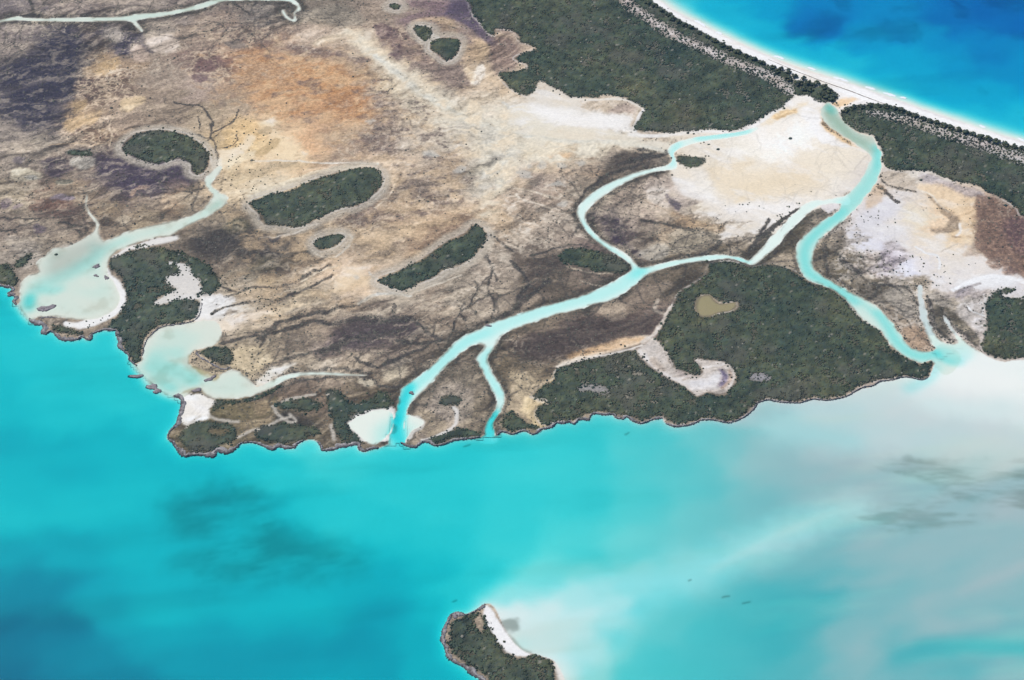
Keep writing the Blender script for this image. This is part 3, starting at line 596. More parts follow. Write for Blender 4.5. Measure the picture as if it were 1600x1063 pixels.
# streaked marl marsh
R_str = region([(330,420),(420,380),(560,470),(740,440),(800,470),(700,540),(640,590),(430,600),(400,540),(340,520)], 20)
paint((200,190,174), sst(.05, .5, NS) * R_str, .45); paint((100,90,84), sst(.05, .45, -NS) * R_str, .45)
R_nw = region([(0,-20),(300,0),(480,20),(420,60),(200,60),(140,110),(80,230),(0,260)], 20)
paint((158,148,140), sst(.1, .5, NS) * R_nw, .5); paint((88,82,84), sst(.1, .5, -NS) * R_nw, .45)
R_w = region([(0,230),(180,230),(330,330),(200,350),(60,400),(0,400)], 20)
paint((184,170,150), sst(.1, .5, NS) * R_w, .4); paint((90,82,78), sst(.1, .5, -NS + blot * .4) * R_w, .4)
R_loop = region([(905,310),(1000,280),(1110,330),(1200,350),(1150,395),(1000,415),(930,370)], 12)
paint((196,184,166), sst(.05, .5, NS + ridge * .15) * R_loop, .4); paint((88,80,74), sst(.05, .45, -NS) * R_loop, .45)
R_e = region([(1270,360),(1330,350),(1420,440),(1500,480),(1500,540),(1440,545),(1350,460),(1280,430)], 12)
paint((92,86,76), sst(.0, .4, blot2) * R_e, .6); paint((206,200,192), sst(.3, .8, ridge2) * R_e, .5)
R_br = region([(1525,305),(1610,340),(1610,440),(1560,415),(1525,380),(1520,340)], 8)
paint((150,124,106), sst(.55, .95, ridge2) * R_br, .4)
R_sand = sst(.40, .55, C.mean(-1))
paint((222,204,174), sst(.1, .55, fbm(110, 4, 51, ang=math.radians(-12), squash=2.4)) * R_sand, .4)
paint((250,246,240), sst(.05, .5, fbm(45, 4, 53, ang=math.radians(-25), squash=2.6)) * R_sand, .4)

# smaller stains and washes, each where it lies
for pts, col, soft, a in [
  ([(178,82),(188,65),(205,55),(222,52),(226,62),(205,70),(205,80),(192,86)], (70,66,82), 4, .8), ([(222,68),(235,70),(248,76),(238,82),(226,78)], (76,72,84), 3, .8), ([(140,58),(160,38),(170,40),(172,52),(150,58)], (92,86,92), 5, .7),
  ([(165,45),(175,40),(190,48),(196,60),(180,66),(165,55)], (178,170,162), 4, .7), ([(228,64),(250,55),(270,58),(280,75),(262,84),(240,80)], (208,194,180), 4, .8), ([(205,75),(220,70),(232,82),(225,95),(205,92)], (192,174,160), 5, .7),
  ([(150,115),(165,95),(185,88),(182,105),(165,116)], (182,158,124), 4, .8), ([(115,175),(120,162),(135,155),(132,170)], (182,158,124), 3, .8), ([(98,195),(110,185),(150,178),(160,172),(155,190),(130,198),(110,205)], (182,158,124), 4, .8), ([(190,160),(220,148),(225,160),(205,172),(192,175)], (202,182,150), 4, .7),
  ([(303,105),(312,95),(328,95),(340,100),(335,108),(315,112)], (110,88,88), 3, .8), ([(335,92),(345,88),(350,95),(360,90),(365,98),(350,104),(340,100)], (112,90,90), 3, .7), ([(300,118),(315,115),(325,122),(310,128)], (114,94,96), 3, .8), ([(352,66),(370,63),(385,72),(378,78),(358,74)], (126,118,112), 3, .8),
  ([(470,20),(520,8),(560,16),(565,40),(500,40),(470,35)], (138,132,120), 8, .6), ([(400,62),(440,68),(480,72),(520,80),(555,92),(568,112),(540,104),(500,92),(450,84),(405,78)], (116,102,98), 6, .75),
  ([(585,42),(610,40),(632,70),(635,92),(612,88),(590,62)], (110,92,94), 4, .7), ([(620,105),(640,98),(680,100),(715,112),(732,125),(728,136),(700,138),(665,135),(640,125)], (132,118,110), 3, .85),
  ([(625,66),(645,62),(662,80),(672,98),(640,96),(628,80)], (146,128,118), 4, .8), ([(676,52),(684,54),(690,59),(680,61),(674,57)], (230,224,216), 2, .9), ([(738,112),(748,100),(757,102),(755,118),(748,132),(735,130)], (230,218,200), 3, .9), ([(722,105),(740,112),(738,128),(728,120)], (216,198,170), 4, .7),
  ([(545,340),(570,325),(605,325),(615,335),(590,348),(565,358),(548,352)], (120,106,97), 4, .85), ([(620,285),(640,282),(665,285),(670,300),(650,312),(625,310),(615,300)], (122,110,101), 4, .8), ([(640,370),(665,345),(690,332),(735,338),(728,352),(690,370),(660,385),(640,392)], (134,114,96), 4, .75),
  ([(560,365),(600,362),(640,352),(660,348),(640,365),(610,380),(580,385)], (206,186,158), 5, .5), ([(745,330),(780,330),(800,345),(790,365),(765,352),(745,345)], (206,184,154), 6, .6),
  ([(1525,305),(1550,308),(1585,325),(1610,345),(1610,440),(1600,435),(1585,425),(1570,412),(1545,405),(1522,378),(1529,345),(1522,320)], (122,102,91), 3, .85), ([(1570,345),(1610,345),(1610,395),(1580,385)], (96,77,84), 10, .6),
  ([(20,268),(40,262),(62,270),(66,278),(45,283),(22,280)], (206,198,176), 3, .8), ([(40,276),(52,274),(60,279),(46,282)], (196,198,192), 2, .7), ([(110,248),(130,246),(150,248),(145,260),(125,264),(110,258)], (186,182,172), 3, .8),
  ([(78,312),(95,306),(112,309),(113,314),(95,315)], (142,132,142), 1.5, .9), ([(85,286),(100,281),(115,282),(112,287),(95,290)], (118,116,104), 1.5, .9), ([(0,315),(12,311),(17,315),(8,325),(0,325)], (112,100,110), 2, .8), ([(20,322),(30,317),(37,321),(28,328),(20,328)], (118,106,114), 2, .8), ([(50,355),(60,352),(70,360),(60,367),(52,362)], (104,94,106), 2, .8),
  ([(50,318),(75,312),(110,318),(105,326),(75,330),(50,330)], (112,88,78), 4, .8), ([(205,302),(218,292),(234,291),(230,296),(215,299),(210,306)], (198,168,138), 2, .8), ([(258,288),(275,280),(292,284),(288,298),(270,302)], (176,152,128), 5, .6), ([(180,345),(192,338),(205,342),(195,352)], (188,176,156), 3, .7), ([(22,250),(30,245),(40,248),(38,256),(26,257)], (120,112,116), 1.5, .8),
  ([(75,405),(95,385),(120,380),(110,392),(85,410),(62,420)], (204,200,192), 4, .6), ([(10,370),(40,372),(60,388),(40,400),(15,390)], (176,168,156), 6, .6), ([(30,395),(60,392),(58,410),(38,418)], (198,190,178), 4, .6),
  ([(340,255),(365,245),(400,240),(395,262),(365,268)], (232,216,184), 4, .7), ([(360,262),(400,255),(440,255),(480,256),(440,268),(390,280),(365,290)], (216,196,160), 5, .55), ([(390,303),(430,288),(480,272),(540,258),(590,256),(560,262),(500,276),(440,298),(400,310)], (226,212,184), 3, .7),
  ([(405,206),(425,200),(427,210),(412,214)], (164,150,124), 2, .8), ([(400,240),(425,222),(437,220),(432,232),(410,245)], (172,152,116), 2.5, .75), ([(370,268),(400,262),(430,252),(460,254),(440,264),(400,276)], (166,152,128), 3, .6),
  ([(330,256),(345,248),(346,262),(335,268)], (240,230,210), 2, .7), ([(900,232),(940,232),(985,240),(960,262),(935,270),(900,270),(880,262)], (150,140,128), 6, .6), ([(960,240),(1000,240),(1045,245),(1040,258),(1000,262),(965,275),(940,290),(935,280)], (82,76,70), 5, .75),
  ([(1010,298),(1030,288),(1045,300),(1030,318),(1012,312)], (212,202,190), 4, .7), ([(1040,305),(1062,318),(1058,330),(1045,318)], (86,80,96), 2.5, .8), ([(1050,330),(1090,345),(1130,350),(1125,362),(1085,358),(1050,345)], (176,152,122), 4, .6), ([(1060,356),(1120,362),(1120,380),(1080,395),(1050,392)], (150,144,130), 5, .6), ([(1000,392),(1040,382),(1045,398),(1015,408)], (174,170,160), 4, .7),
  ([(1330,425),(1380,442),(1420,450),(1418,470),(1385,480),(1340,455)], (88,82,72), 5, .7), ([(1385,455),(1415,452),(1430,480),(1425,500),(1405,490),(1388,470)], (170,164,154), 4, .7), ([(1410,515),(1440,512),(1455,535),(1440,545),(1420,535)], (172,150,128), 4, .8), ([(1455,475),(1470,482),(1480,515),(1470,528),(1458,505)], (84,80,68), 3, .8), ([(1475,480),(1500,495),(1530,530),(1525,540),(1500,520),(1480,498)], (92,86,70), 4, .8), ([(1450,455),(1475,455),(1490,478),(1470,480),(1452,470)], (150,144,134), 4, .6), ([(1500,470),(1530,465),(1540,490),(1535,520),(1515,505),(1495,490)], (196,192,188), 5, .6),
  ([(1200,425),(1222,395),(1235,400),(1245,420),(1228,422)], (168,156,138), 3, .7), ([(1225,350),(1280,325),(1300,335),(1262,360),(1242,380),(1235,395),(1215,390)], (90,84,72), 4, .8), ([(1285,320),(1310,318),(1308,330),(1292,332)], (226,218,212), 2.5, .9),
  ([(1360,300),(1375,285),(1385,295),(1378,315),(1355,328)], (196,170,138), 4, .6), ([(1378,268),(1420,270),(1430,300),(1400,296),(1380,285)], (186,174,158), 4, .6), ([(1270,405),(1285,375),(1315,358),(1320,380),(1300,410),(1310,435),(1290,430)], (106,98,84), 4, .75),
  ([(800,585),(830,590),(850,600),(835,618),(810,622)], (178,164,138), 5, .6), ([(800,500),(845,495),(880,490),(870,505),(830,520),(800,530)], (154,140,120), 6, .5), ([(940,478),(965,470),(985,485),(975,500),(955,500),(940,490)], (176,162,144), 4, .7), ([(985,450),(1030,440),(1050,445),(1020,465),(990,478)], (150,138,124), 5, .5),
  ([(672,625),(690,605),(720,600),(740,620),(730,650),(715,660),(690,655),(672,645)], (170,160,148), 6, .6), ([(700,585),(730,572),(745,590),(735,605),(710,600)], (126,118,104), 6, .6), ([(640,660),(660,640),(680,645),(700,665),(672,682)], (148,136,114), 4, .6),
  ([(340,640),(370,632),(410,628),(425,615),(432,630),(420,650),(380,660),(350,655)], (112,104,80), 4, .7), ([(400,632),(420,628),(418,645),(400,650)], (150,134,110), 4, .6), ([(430,590),(480,592),(530,596),(540,606),(490,604),(440,612),(425,612)], (140,126,112), 4, .6), ([(560,590),(580,588),(585,598),(568,602)], (206,198,178), 3, .6), ([(600,580),(625,570),(640,575),(625,592),(602,596)], (186,176,156), 4, .7),
  ]:
    paint(col, poly(pts, soft, 1.0, .7), a)
paint((196,174,144), L([(640,45,3),(652,33,5),(685,30,6),(720,42,8),(745,62,9),(756,80,8),(748,95,6)], 6, 5), .6)
paint((222,206,180), L([(495,68,6),(520,60,8),(545,50,7)], 7, 6), .7)
for pts, w, col, a in [([(1490,452),(1520,438),(1555,431),(1600,440)], 4, (244,242,238), .8), ([(1495,464),(1508,450),(1530,443)], 2.5, (140,136,142), .7), ([(1508,474),(1522,486),(1540,493)], 1.2, (240,238,232), .9), ([(1506,478),(1518,486)], 1.2, (96,92,88), .8), ([(1535,460),(1541,475),(1536,490)], 1.2, (240,236,230), .8), ([(1440,300),(1455,305),(1465,318),(1480,330)], 2, (236,226,208), .7),
    ([(1432,385),(1450,395),(1466,402),(1468,420)], 2, (240,240,238), .7), ([(1470,395),(1498,382)], 1.2, (190,180,166), .7), ([(600,445),(585,435),(578,425)], 1.5, (218,216,206), .8), ([(590,448),(620,458),(650,455),(690,440),(720,430)], 1.6, (214,206,190), .7), ([(560,475),(585,462),(605,458),(640,462)], 2.5, (206,204,194), .8), ([(440,370),(460,365),(480,356),(500,350)], 1.4, (216,208,196), .8), ([(405,372),(450,366)], 1.2, (200,194,184), .8),
    ([(482,384),(500,398),(520,402),(540,392),(545,380),(548,370),(535,362)], 1.6, (206,200,186), .8), ([(470,440),(500,425),(530,415)], 1.6, (206,194,172), .7), ([(400,253),(440,250),(480,254),(520,256),(560,254),(590,258)], 1.8, (228,220,204), .8), ([(800,296),(830,300),(860,310)], 1.4, (218,206,186), .8), ([(805,305),(815,315),(845,322),(862,328)], 1.6, (220,208,190), .8), ([(620,280),(612,300),(600,315),(585,325)], 1.5, (214,200,180), .8), ([(660,330),(690,328),(735,338)], 1.0, (200,184,162), .7),
    ([(60,30),(95,28)], 1, (90,84,84), .5), ([(225,52),(265,58),(280,62)], 1.4, (98,90,88), .7), ([(170,228),(175,210),(172,195),(180,185)], 1.3, (210,192,168), .8), ([(75,228),(110,224),(140,226),(160,224)], 1.3, (204,182,154), .7), ([(180,232),(195,218),(215,206),(250,203)], 1.2, (212,202,188), .7), ([(0,86),(20,86),(40,88)], 1.2, (84,80,86), .7), ([(0,115),(30,120)], 1.2, (84,80,88), .7),
    ([(905,440),(950,452),(960,455)], 1.2, (196,186,170), .6), ([(885,418),(920,428),(955,430)], 1.4, (186,176,158), .7), ([(1000,310),(1030,325),(1070,340)], 1.2, (188,160,134), .5)]:
    paint(col, L(pts, w, w * .5, noise=.4, amt=.5), a)
paint((220,208,184), L([(540,48,3),(575,75,9),(605,100,14),(640,128,17),(672,152,16),(705,172,14),(745,190,10),(800,206,8)], 12, 9, noise=.5), .75)
paint((206,204,192), L([(565,66,2),(600,98,5),(650,138,6),(690,163,5),(740,188,4),(800,207,4),(870,220,4),(940,222,3),(990,226,5),(1040,238,5)], 5, 4), .7)
paint((182,182,172), L([(600,97,.8),(640,128,1.4),(690,164,1.2),(750,190,1.2),(810,210,1.2),(900,222,1.2)], 1.2, 1.2), .55)
paint((188,186,178), L([(700,185,14),(760,210,22),(790,235,24),(770,265,14),(750,300,7)], 18, 18, noise=.5), .55)
hook = L([(1448,304,2),(1462,318,4),(1478,332,6),(1490,345,8),(1488,358,8),(1472,363,6),(1458,362,3)], 6, 3, noise=.9)
paint((132,118,104), hook, .75); paint((240,232,220), L([(1498,352),(1500,364),(1494,370)], 2, 1.5), .9); paint((150,132,116), L([(1488,371),(1499,372)], 2, 1.5), .8)
# drainage threads: thin dark runnels wandering over the marl, and general fine mottling
thread = 1 - np.abs(fbm(34, 5, 95, x=GXX + WXd, y=GYY + WYd)) * 9
paint((96,88,82), sst(.25, .9, thread) * (1 - R_sand) * sst(-.1, .4, NB), .5)
thread2 = 1 - np.abs(fbm(22, 5, 97, x=GXX - WXd, y=GYY + WYd)) * 8
paint((214,204,186), sst(.3, .9, thread2) * (1 - R_sand) * sst(.0, .5, -NB), .35)
NS2 = fbm(26, 4, 101, x=GXX + 2.2 * WXd, y=GYY + 2.2 * WYd, ang=math.radians(22), squash=3.6)
NS3 = fbm(44, 4, 103, x=GXX + 2.5 * WXd, y=GYY + 2.5 * WYd, ang=math.radians(10), squash=4.5)
paint((158,132,112), R_br * sst(.1, .4, SPK + .4 * NF), .35)
big1 = fbm(280, 3, 105); big2 = fbm(280, 3, 107)
fxx = GXX + 70 * big1 + WXd * 1.2; fyy = GYY + 70 * big2 + WYd * 1.2
B1 = fbm(90, 5, 109, x=fxx, y=fyy, ang=math.radians(24), squash=5.5)
B2 = fbm(38, 4, 111, x=fxx, y=fyy, ang=math.radians(24), squash=5.0)
dry = (1 - R_sand) * (1 - R_rust * .6) * (1 - R_br * .9) * (.45 + .55 * sst(-.3, .3, fbm(120, 3, 113)))
bandk = 1 - .32 * sst(.08, .42, B1 + .3 * B2) + .32 * sst(.08, .42, -B1 - .3 * B2)
bandk = bandk * (1 - .20 * sst(.15, .42, B2) + .20 * sst(.15, .45, -B2))
C *= (1 + (bandk - 1) * dry)[..., None]
paint((206,192,168), sst(.2, .45, -B1 - .4 * B2) * dry, .18); paint((84,78,74), sst(.2, .45, B1 + .4 * B2) * dry, .15)
rr = region([(360,85),(440,80),(510,95),(560,125),(585,165),(565,195),(500,192),(430,185),(390,150)], 30)
paint((186,142,100), rr * sst(-.5, .4, NM + B2 * .6), .5); paint((170,124,82), rr * sst(.0, .5, B2 + NV * .4), .4); paint((116,104,98), rr * sst(.25, .5, blot + .3 * blot2), .5)
for pts, col, a in [([(0,100),(45,90),(75,58),(105,50),(125,62),(122,95),(115,130),(105,160),(70,195),(30,200),(0,180)], (70,68,82), .65), ([(150,250),(190,245),(240,262),(295,262),(300,285),(255,300),(205,305),(170,290)], (84,76,90), .6), ([(300,372),(360,362),(430,366),(460,376),(440,396),(380,402),(310,398)], (82,78,74), .6), ([(530,515),(590,492),(645,498),(655,520),(600,532),(555,548)], (88,80,82), .55), ([(800,555),(830,530),(870,510),(920,500),(1030,490),(1020,515),(970,530),(900,545),(840,560)], (84,76,72), .55), ([(700,-10),(738,-10),(760,40),(775,70),(745,60),(715,45)], (104,94,102), .5)]:
    paint(col, poly(pts, 14, 1.5, 1.4), a)
flow = np.maximum.reduce([R_str, R_w, R_nw * .7, R_loop])
paint((86,80,76), sst(.18, .42, NS2) * flow, .35); paint((212,200,180), sst(.16, .45, -NS2) * flow, .3)
paint((80,74,72), sst(.25, .45, NS3) * flow, .35); paint((206,194,174), sst(.2, .5, -NS3) * flow, .25)
paint((246,240,230), poly([(800,168),(860,165),(920,172),(980,178),(985,196),(1000,212),(940,204),(860,200),(800,194)], 8, 2, 1.2), .75)
sweep = poly([(540,55),(580,60),(660,120),(740,160),(800,160),(900,205),(1040,222),(1030,236),(960,232),(930,250),(880,262),(820,262),(790,300),(770,345),(745,340),(752,290),(730,240),(690,200),(640,165),(590,110)], 16, 2.0, 1.4)
paint((224,214,192), Win(sweep.sl, sweep.w * sst(-.5, .4, cutw(NS3, sweep.sl) + cutw(NM, sweep.sl) * .6)), .85)
warm = region([(400,60),(560,50),(800,150),(800,330),(600,460),(400,500),(330,260),(380,150)], 40)
paint((212,188,154), warm * sst(-.1, .5, NS3 * .6 + NM * .8), .42)
lum = C.mean(-1)
boost = 1 + .16 * sst(.06, .16, lum) * (1 - sst(.45, .65, lum))
wm = (1 - sst(.36, .55, lum))[..., None]
C = C * (boost[..., None] * (1 + wm * np.array([.07, .01, -.07])))
C = C * (1 + .10 * sst(.42, .6, lum))[..., None]
paint((76,71,66), drain * (1 - sst(.34, .5, C.mean(-1)) * .75) * (.55 + .45 * BRK0), .62)
paint((78,73,69), veinw * (1 - sst(.30, .45, C.mean(-1)) * .6) * (.35 + .65 * BRK0), .6)
paint((246,240,230), sst(-9, -2, inlets['flat1'] + NV * 6 + NM * 5) * (VV < 690), .9)
paint((232,226,214), sst(-5, -1, inlets['flat2'] + NV * 5 + NM * 4), .7)
mid = 1 - R_sand
C *= (1 + (.24 * SPK + .16 * NF + .10 * NM + .05 * NB) * (0.12 + .88 * mid))[..., None]
C = np.clip(C, .015, .88)
# little salt pans
for (x, y, rx, ry) in [(820,270,11,5),(850,261,7,6),(833,260,5,4),(820,277,8,3),(866,290,12,4),(908,256,6,4),(720,265,9,6),(676,242,12,5),(558,434,7,5),(878,322,8,4),(580,189,8,3),(878,262,7,4)]:
    a = np.linspace(0, 2 * math.pi, 10)[:-1]
    paint((208,204,192), poly([(x + rx * math.cos(t) * random.uniform(.8,1.2), y + ry * math.sin(t) * random.uniform(.8,1.2)) for t in a], 3, 1.2), .55)

# ------------------------------------------------------------------ woods
WOODS = [
 # outline, holes, label, name, density, height
 ('north', [(728,-30),(732,0),(738,20),(748,34),(760,48),(770,56),(775,51),(772,46),(790,46),(803,50),(810,58),(812,66),(826,70),(836,76),(828,81),(814,85),(803,91),(810,97),(823,101),(823,108),(810,110),(796,112),(786,112),(780,118),(790,132),(802,142),(814,148),(824,150),(834,145),(838,137),(842,128),(850,128),(862,136),(875,142),(886,149),(892,152),(915,153),(928,154),(940,149),(955,149),(975,153),(990,160),(1002,168),(1008,173),(1002,181),(995,190),(991,205),(1020,205),(1045,207),(1070,206),(1100,203),(1130,203),(1150,204),(1165,198),(1185,188),(1205,177),(1222,167),(1236,156),(1240,150),(1228,138),(1200,122),(1150,100),(1100,78),(1050,55),(1010,28),(975,0),(955,-30)], [],
   'large dark green scrub wood between the pale flats and the far beach ridge', 'scrub_wood', 1.0, 4.0),
 ('northridge', [(975,0),(1010,28),(1050,55),(1100,78),(1150,100),(1200,122),(1228,138),(1250,149),(1243,128),(1228,114),(1205,106),(1185,97),(1160,84),(1135,72),(1110,59),(1085,45),(1060,30),(1040,17),(1020,4),(1000,-25),(955,-30)], [],
   'narrow strip of open dune scrub along the far white beach', 'dune_scrub', .8, 4.0),
 ('point', [(1243,148),(1262,149),(1275,158),(1290,161),(1305,158),(1308,151),(1300,141),(1286,135),(1272,140),(1262,132),(1250,128),(1240,132)], [], 'rounded thicket at the tip of the beach ridge by the creek head', 'dune_thicket', .85, 5.0),
 ('east', [(1312,180),(1320,171),(1340,167),(1360,165),(1385,165),(1410,172),(1440,185),(1470,194),(1500,205),(1540,219),(1580,230),(1640,248),(1660,350),(1600,340),(1590,327),(1570,313),(1545,301),(1525,291),(1500,285),(1488,283),(1470,275),(1450,268),(1430,268),(1400,267),(1385,261),(1379,252),(1378,240),(1372,226),(1363,212),(1345,209),(1330,200),(1318,190)], [],
   'dark scrub wood behind the beach east of the creek head', 'scrub_wood', 1.0, 4.5),
 ('middle', [(1110,414),(1140,410),(1175,418),(1205,413),(1225,418),(1245,427),(1262,441),(1290,448),(1310,460),(1322,472),(1334,488),(1350,503),(1370,515),(1384,533),(1400,550),(1425,563),(1440,569),(1460,563),(1453,584),(1440,591),(1412,587),(1394,591),(1374,594),(1350,602),(1333,610),(1318,618),(1290,623),(1270,621),(1250,627),(1220,626),(1200,622),(1184,627),(1174,640),(1162,649),(1150,655),(1135,658),(1115,654),(1097,654),(1080,660),(1058,662),(1042,657),(1036,650),(1020,652),(1003,657),(985,651),(965,648),(935,644),(922,646),(905,653),(895,657),(870,658),(850,662),(838,650),(842,640),(862,636),(850,628),(832,620),(845,606),(865,594),(869,580),(885,570),(910,564),(940,557),(970,551),(990,548),(998,556),(1012,571),(1030,584),(1046,593),(1062,602),(1078,612),(1090,620),(1106,614),(1122,618),(1136,614),(1146,602),(1150,588),(1145,574),(1132,565),(1118,563),(1102,562),(1084,561),(1094,574),(1097,582),(1090,587),(1075,583),(1058,577),(1050,566),(1042,548),(1032,536),(1024,528),(1034,512),(1042,495),(1052,476),(1062,458),(1085,444),(1104,430)], [POND],
   'large green scrub wood round the tan pond, between the river and the bank shore', 'scrub_wood', 1.0, 4.0),
 ('corner', [(1538,474),(1545,463),(1556,455),(1575,450),(1584,453),(1580,458),(1566,461),(1574,466),(1600,467),(1660,472),(1660,556),(1600,559),(1570,561),(1550,557),(1534,546),(1537,528),(1542,502),(1540,486)], [], 'dark hook-tipped wood beside the shallow east bank', 'scrub_wood', 1.05, 4.5),
 ('oval1', [(191,234),(197,222),(210,212),(226,206),(250,204),(270,206),(292,212),(311,224),(322,235),(327,247),(325,259),(318,269),(308,273),(300,268),(299,258),(285,250),(268,250),(250,256),(228,252),(208,245)], [], 'crescent-shaped oval wood at the head of the western creek', 'scrub_wood', 1.0, 4.0),
 ('oval2', [(391,317),(405,310),(425,303),(450,298),(490,282),(530,270),(560,263),(580,262),(592,268),(598,278),(596,290),(585,302),(570,315),(555,322),(535,325),(515,333),(495,343),(475,352),(460,356),(445,353),(418,352),(410,345),(406,334),(394,325)], [], 'long oval olive wood ringed with pale sand in the rusty flats', 'scrub_wood', 1.0, 3.4),
 ('oval3', [(490,381),(496,374),(515,368),(530,366),(538,369),(533,377),(522,386),(508,390),(497,389)], [], 'smallest oval wood, between the two long oval ones', 'scrub_wood', 1.0, 3.4),
 ('oval4', [(588,440),(600,432),(620,425),(645,413),(665,402),(685,388),(705,375),(725,367),(735,357),(743,353),(753,357),(760,366),(759,376),(752,386),(744,396),(730,408),(710,417),(695,421),(680,432),(660,440),(645,448),(630,454),(620,452),(605,447)], [], 'long oval wood north of the river bend, slanting up to the right', 'scrub_wood', 1.0, 3.6),
 ('twin1', [(646,45),(650,41),(662,41),(673,45),(675,52),(672,60),(662,64),(655,58),(648,50)], [], 'smaller and upper of the twin wood islands in the brown flats', 'scrub_wood', 1.0, 3.6),
 ('twin2', [(674,66),(680,62),(690,60),(705,60),(718,63),(717,75),(710,88),(698,95),(690,90),(680,82),(673,76)], [], 'larger heart-shaped one of the twin wood islands in the brown flats', 'scrub_wood', 1.0, 3.6),
 ('tiny', [(609,9),(614,6),(622,7),(626,11),(621,15),(612,13)], [], 'tiny wood island ringed with white near the far creek', 'scrub_wood', 1.0, 3.2),
 ('peninsula', [(174,404),(190,396),(215,391),(240,388),(262,390),(285,395),(310,405),(325,415),(338,428),(343,440),(340,452),(326,461),(308,464),(306,468),(314,473),(312,485),(304,497),(290,501),(265,505),(245,510),(230,523),(223,538),(221,553),(214,566),(204,559),(193,545),(187,534),(183,519),(170,513),(169,509),(181,497),(193,480),(197,465),(195,450),(190,435),(179,425),(173,415)],
   [[(280,413),(292,415),(298,428),(310,438),(314,452),(302,460),(306,467),(290,463),(270,470),(256,477),(242,474),(250,465),(265,461),(276,454),(262,440),(270,432),(281,430)]], 'green wooded peninsula with a white clearing beside the western bay', 'scrub_wood', 1.0, 4.0),
 ('spit', [(81,513),(88,508),(98,507),(110,512),(125,517),(133,519),(130,525),(115,524),(95,521),(84,518)], [], 'small thicket on the rocky spit below the western bay', 'shore_thicket', 1.1, 3.0),
 ('islet', [(312,549),(325,544),(345,541),(358,544),(364,555),(362,567),(350,571),(338,567),(325,560),(315,555)], [], 'small wooded knoll ringed with grey rock between the two inner bays', 'shore_thicket', 1.1, 3.5),
 ('westa', [(-30,412),(0,413),(12,412),(20,424),(27,435),(28,445),(20,449),(8,446),(0,444),(-30,440)], [], 'dark shore wood cut by the left edge of the view', 'shore_thicket', 1.05, 4.0),
 ('westb', [(23,415),(32,405),(42,397),(52,395),(50,403),(38,413),(28,421)], [], 'slim slanting thicket above the rocky western point', 'shore_thicket', 1.1, 3.5),
 ('cape', [(285,672),(300,662),(320,659),(345,661),(365,667),(371,680),(365,690),(345,698),(335,706),(320,707),(297,706),(284,695),(279,685)], [[(330,673),(345,671),(360,672),(358,676),(335,677)]], 'low dark thicket on the rocky cape below the white sand patch', 'shore_thicket', 1.0, 2.6),
 ('capefringe', [(336,626),(360,625),(385,623),(405,617),(422,608),(438,600),(440,604),(425,615),(410,622),(380,629),(352,634),(338,641),(330,646)], [], 'thin mangrove fringe on the south side of the inner bay', 'mangrove_fringe', 1.1, 3.0),
 ('cape2', [(398,674),(415,664),(445,661),(475,665),(496,670),(500,678),(480,683),(470,689),(440,692),(410,689),(397,682)], [], 'long low thicket along the rocky south shore', 'shore_thicket', 1.0, 2.6),
 ('ring', [(430,634),(445,626),(470,622),(495,626),(504,634),(498,641),(480,644),(460,641),(445,638)], [], 'ring-edged thicket in the marsh behind the south shore', 'shore_thicket', .95, 2.8),
 ('mouth1', [(508,612),(522,608),(535,614),(545,628),(560,630),(572,622),(585,614),(600,612),(612,622),(615,632),(604,640),(590,641),(572,646),(556,652),(544,662),(552,674),(562,688),(556,694),(540,694),(532,688),(524,676),(518,660),(514,640)], [[(548,624),(556,615),(582,612),(592,606),(580,622),(560,628)]], 'ragged dark thicket beside the white flat at the river mouth', 'shore_thicket', .9, 3.0),
 ('mouth2', [(662,689),(675,684),(690,678),(705,670),(720,668),(745,675),(753,680),(735,683),(710,686),(695,691),(678,694)], [], 'low thicket on the rocky shore between the two river mouths', 'shore_thicket', 1.05, 2.8),
 ('mouth3', [(688,622),(700,618),(715,620),(722,625),(716,631),(695,634),(687,630)], [], 'small thicket in the grey marl between the two river arms', 'shore_thicket', .8, 2.6),
 ('point2', [(783,656),(790,648),(800,642),(808,648),(822,658),(838,667),(842,672),(822,671),(800,675),(788,670),(783,663)], [], 'wedge-shaped thicket east of the smaller river mouth', 'shore_thicket', 1.1, 3.2),
 ('knob', [(838,636),(850,630),(862,632),(866,638),(856,645),(845,643)], [], 'small round thicket on the sandy neck by the shore', 'shore_thicket', 1.0, 3.0),
 ('junction', [(872,398),(890,389),(912,389),(935,394),(962,400),(982,412),(985,419),(970,427),(942,426),(912,419),(888,412),(876,406)], [], 'dark green mangrove wood in the fork of the two creeks', 'mangrove_wood', 1.0, 3.4),
 ('cay', [(752,956),(765,976),(773,993),(783,1010),(795,1023),(808,1028),(822,1027),(838,1022),(848,1027),(858,1031),(866,1045),(868,1063),(868,1088),(775,1082),(760,1060),(742,1048),(725,1034),(712,1024),(704,1010),(702,990),(706,974),(720,965),(738,960)], [[(744,968),(749,964),(752,976),(755,985),(748,982)]], 'dense green wood covering the little cay in the turquoise water', 'cay_wood', 1.1, 4.5),
 ('smalla', [(104,238),(110,235),(125,235),(142,237),(147,241),(140,244),(120,244),(108,242)], [], 'thin dark thicket with a white edge in the western flats', 'shore_thicket', 1.0, 3.0),
 ('creekside', [(1055,245),(1070,242),(1085,246),(1102,246),(1100,257),(1080,262),(1062,256)], [], 'patch of open mangrove in the white sand by the creek bend', 'mangrove_patch', .75, 2.6),
 ('shrubpoint', [(209,386),(220,381),(229,381),(228,386),(216,390)], [], 'little bush clump in the white sand above the wooded peninsula', 'shore_thicket', .9, 2.6),
]
wood_fields = []
for key, out, holes, label, name, dens, ht in WOODS:
    s = sdf(out, 40, 3)
    for h in holes: s = np.minimum(s, -sdf(h, 40, 3) - 1)
    wood_fields.append(s)
allwood = np.maximum.reduce(wood_fields)
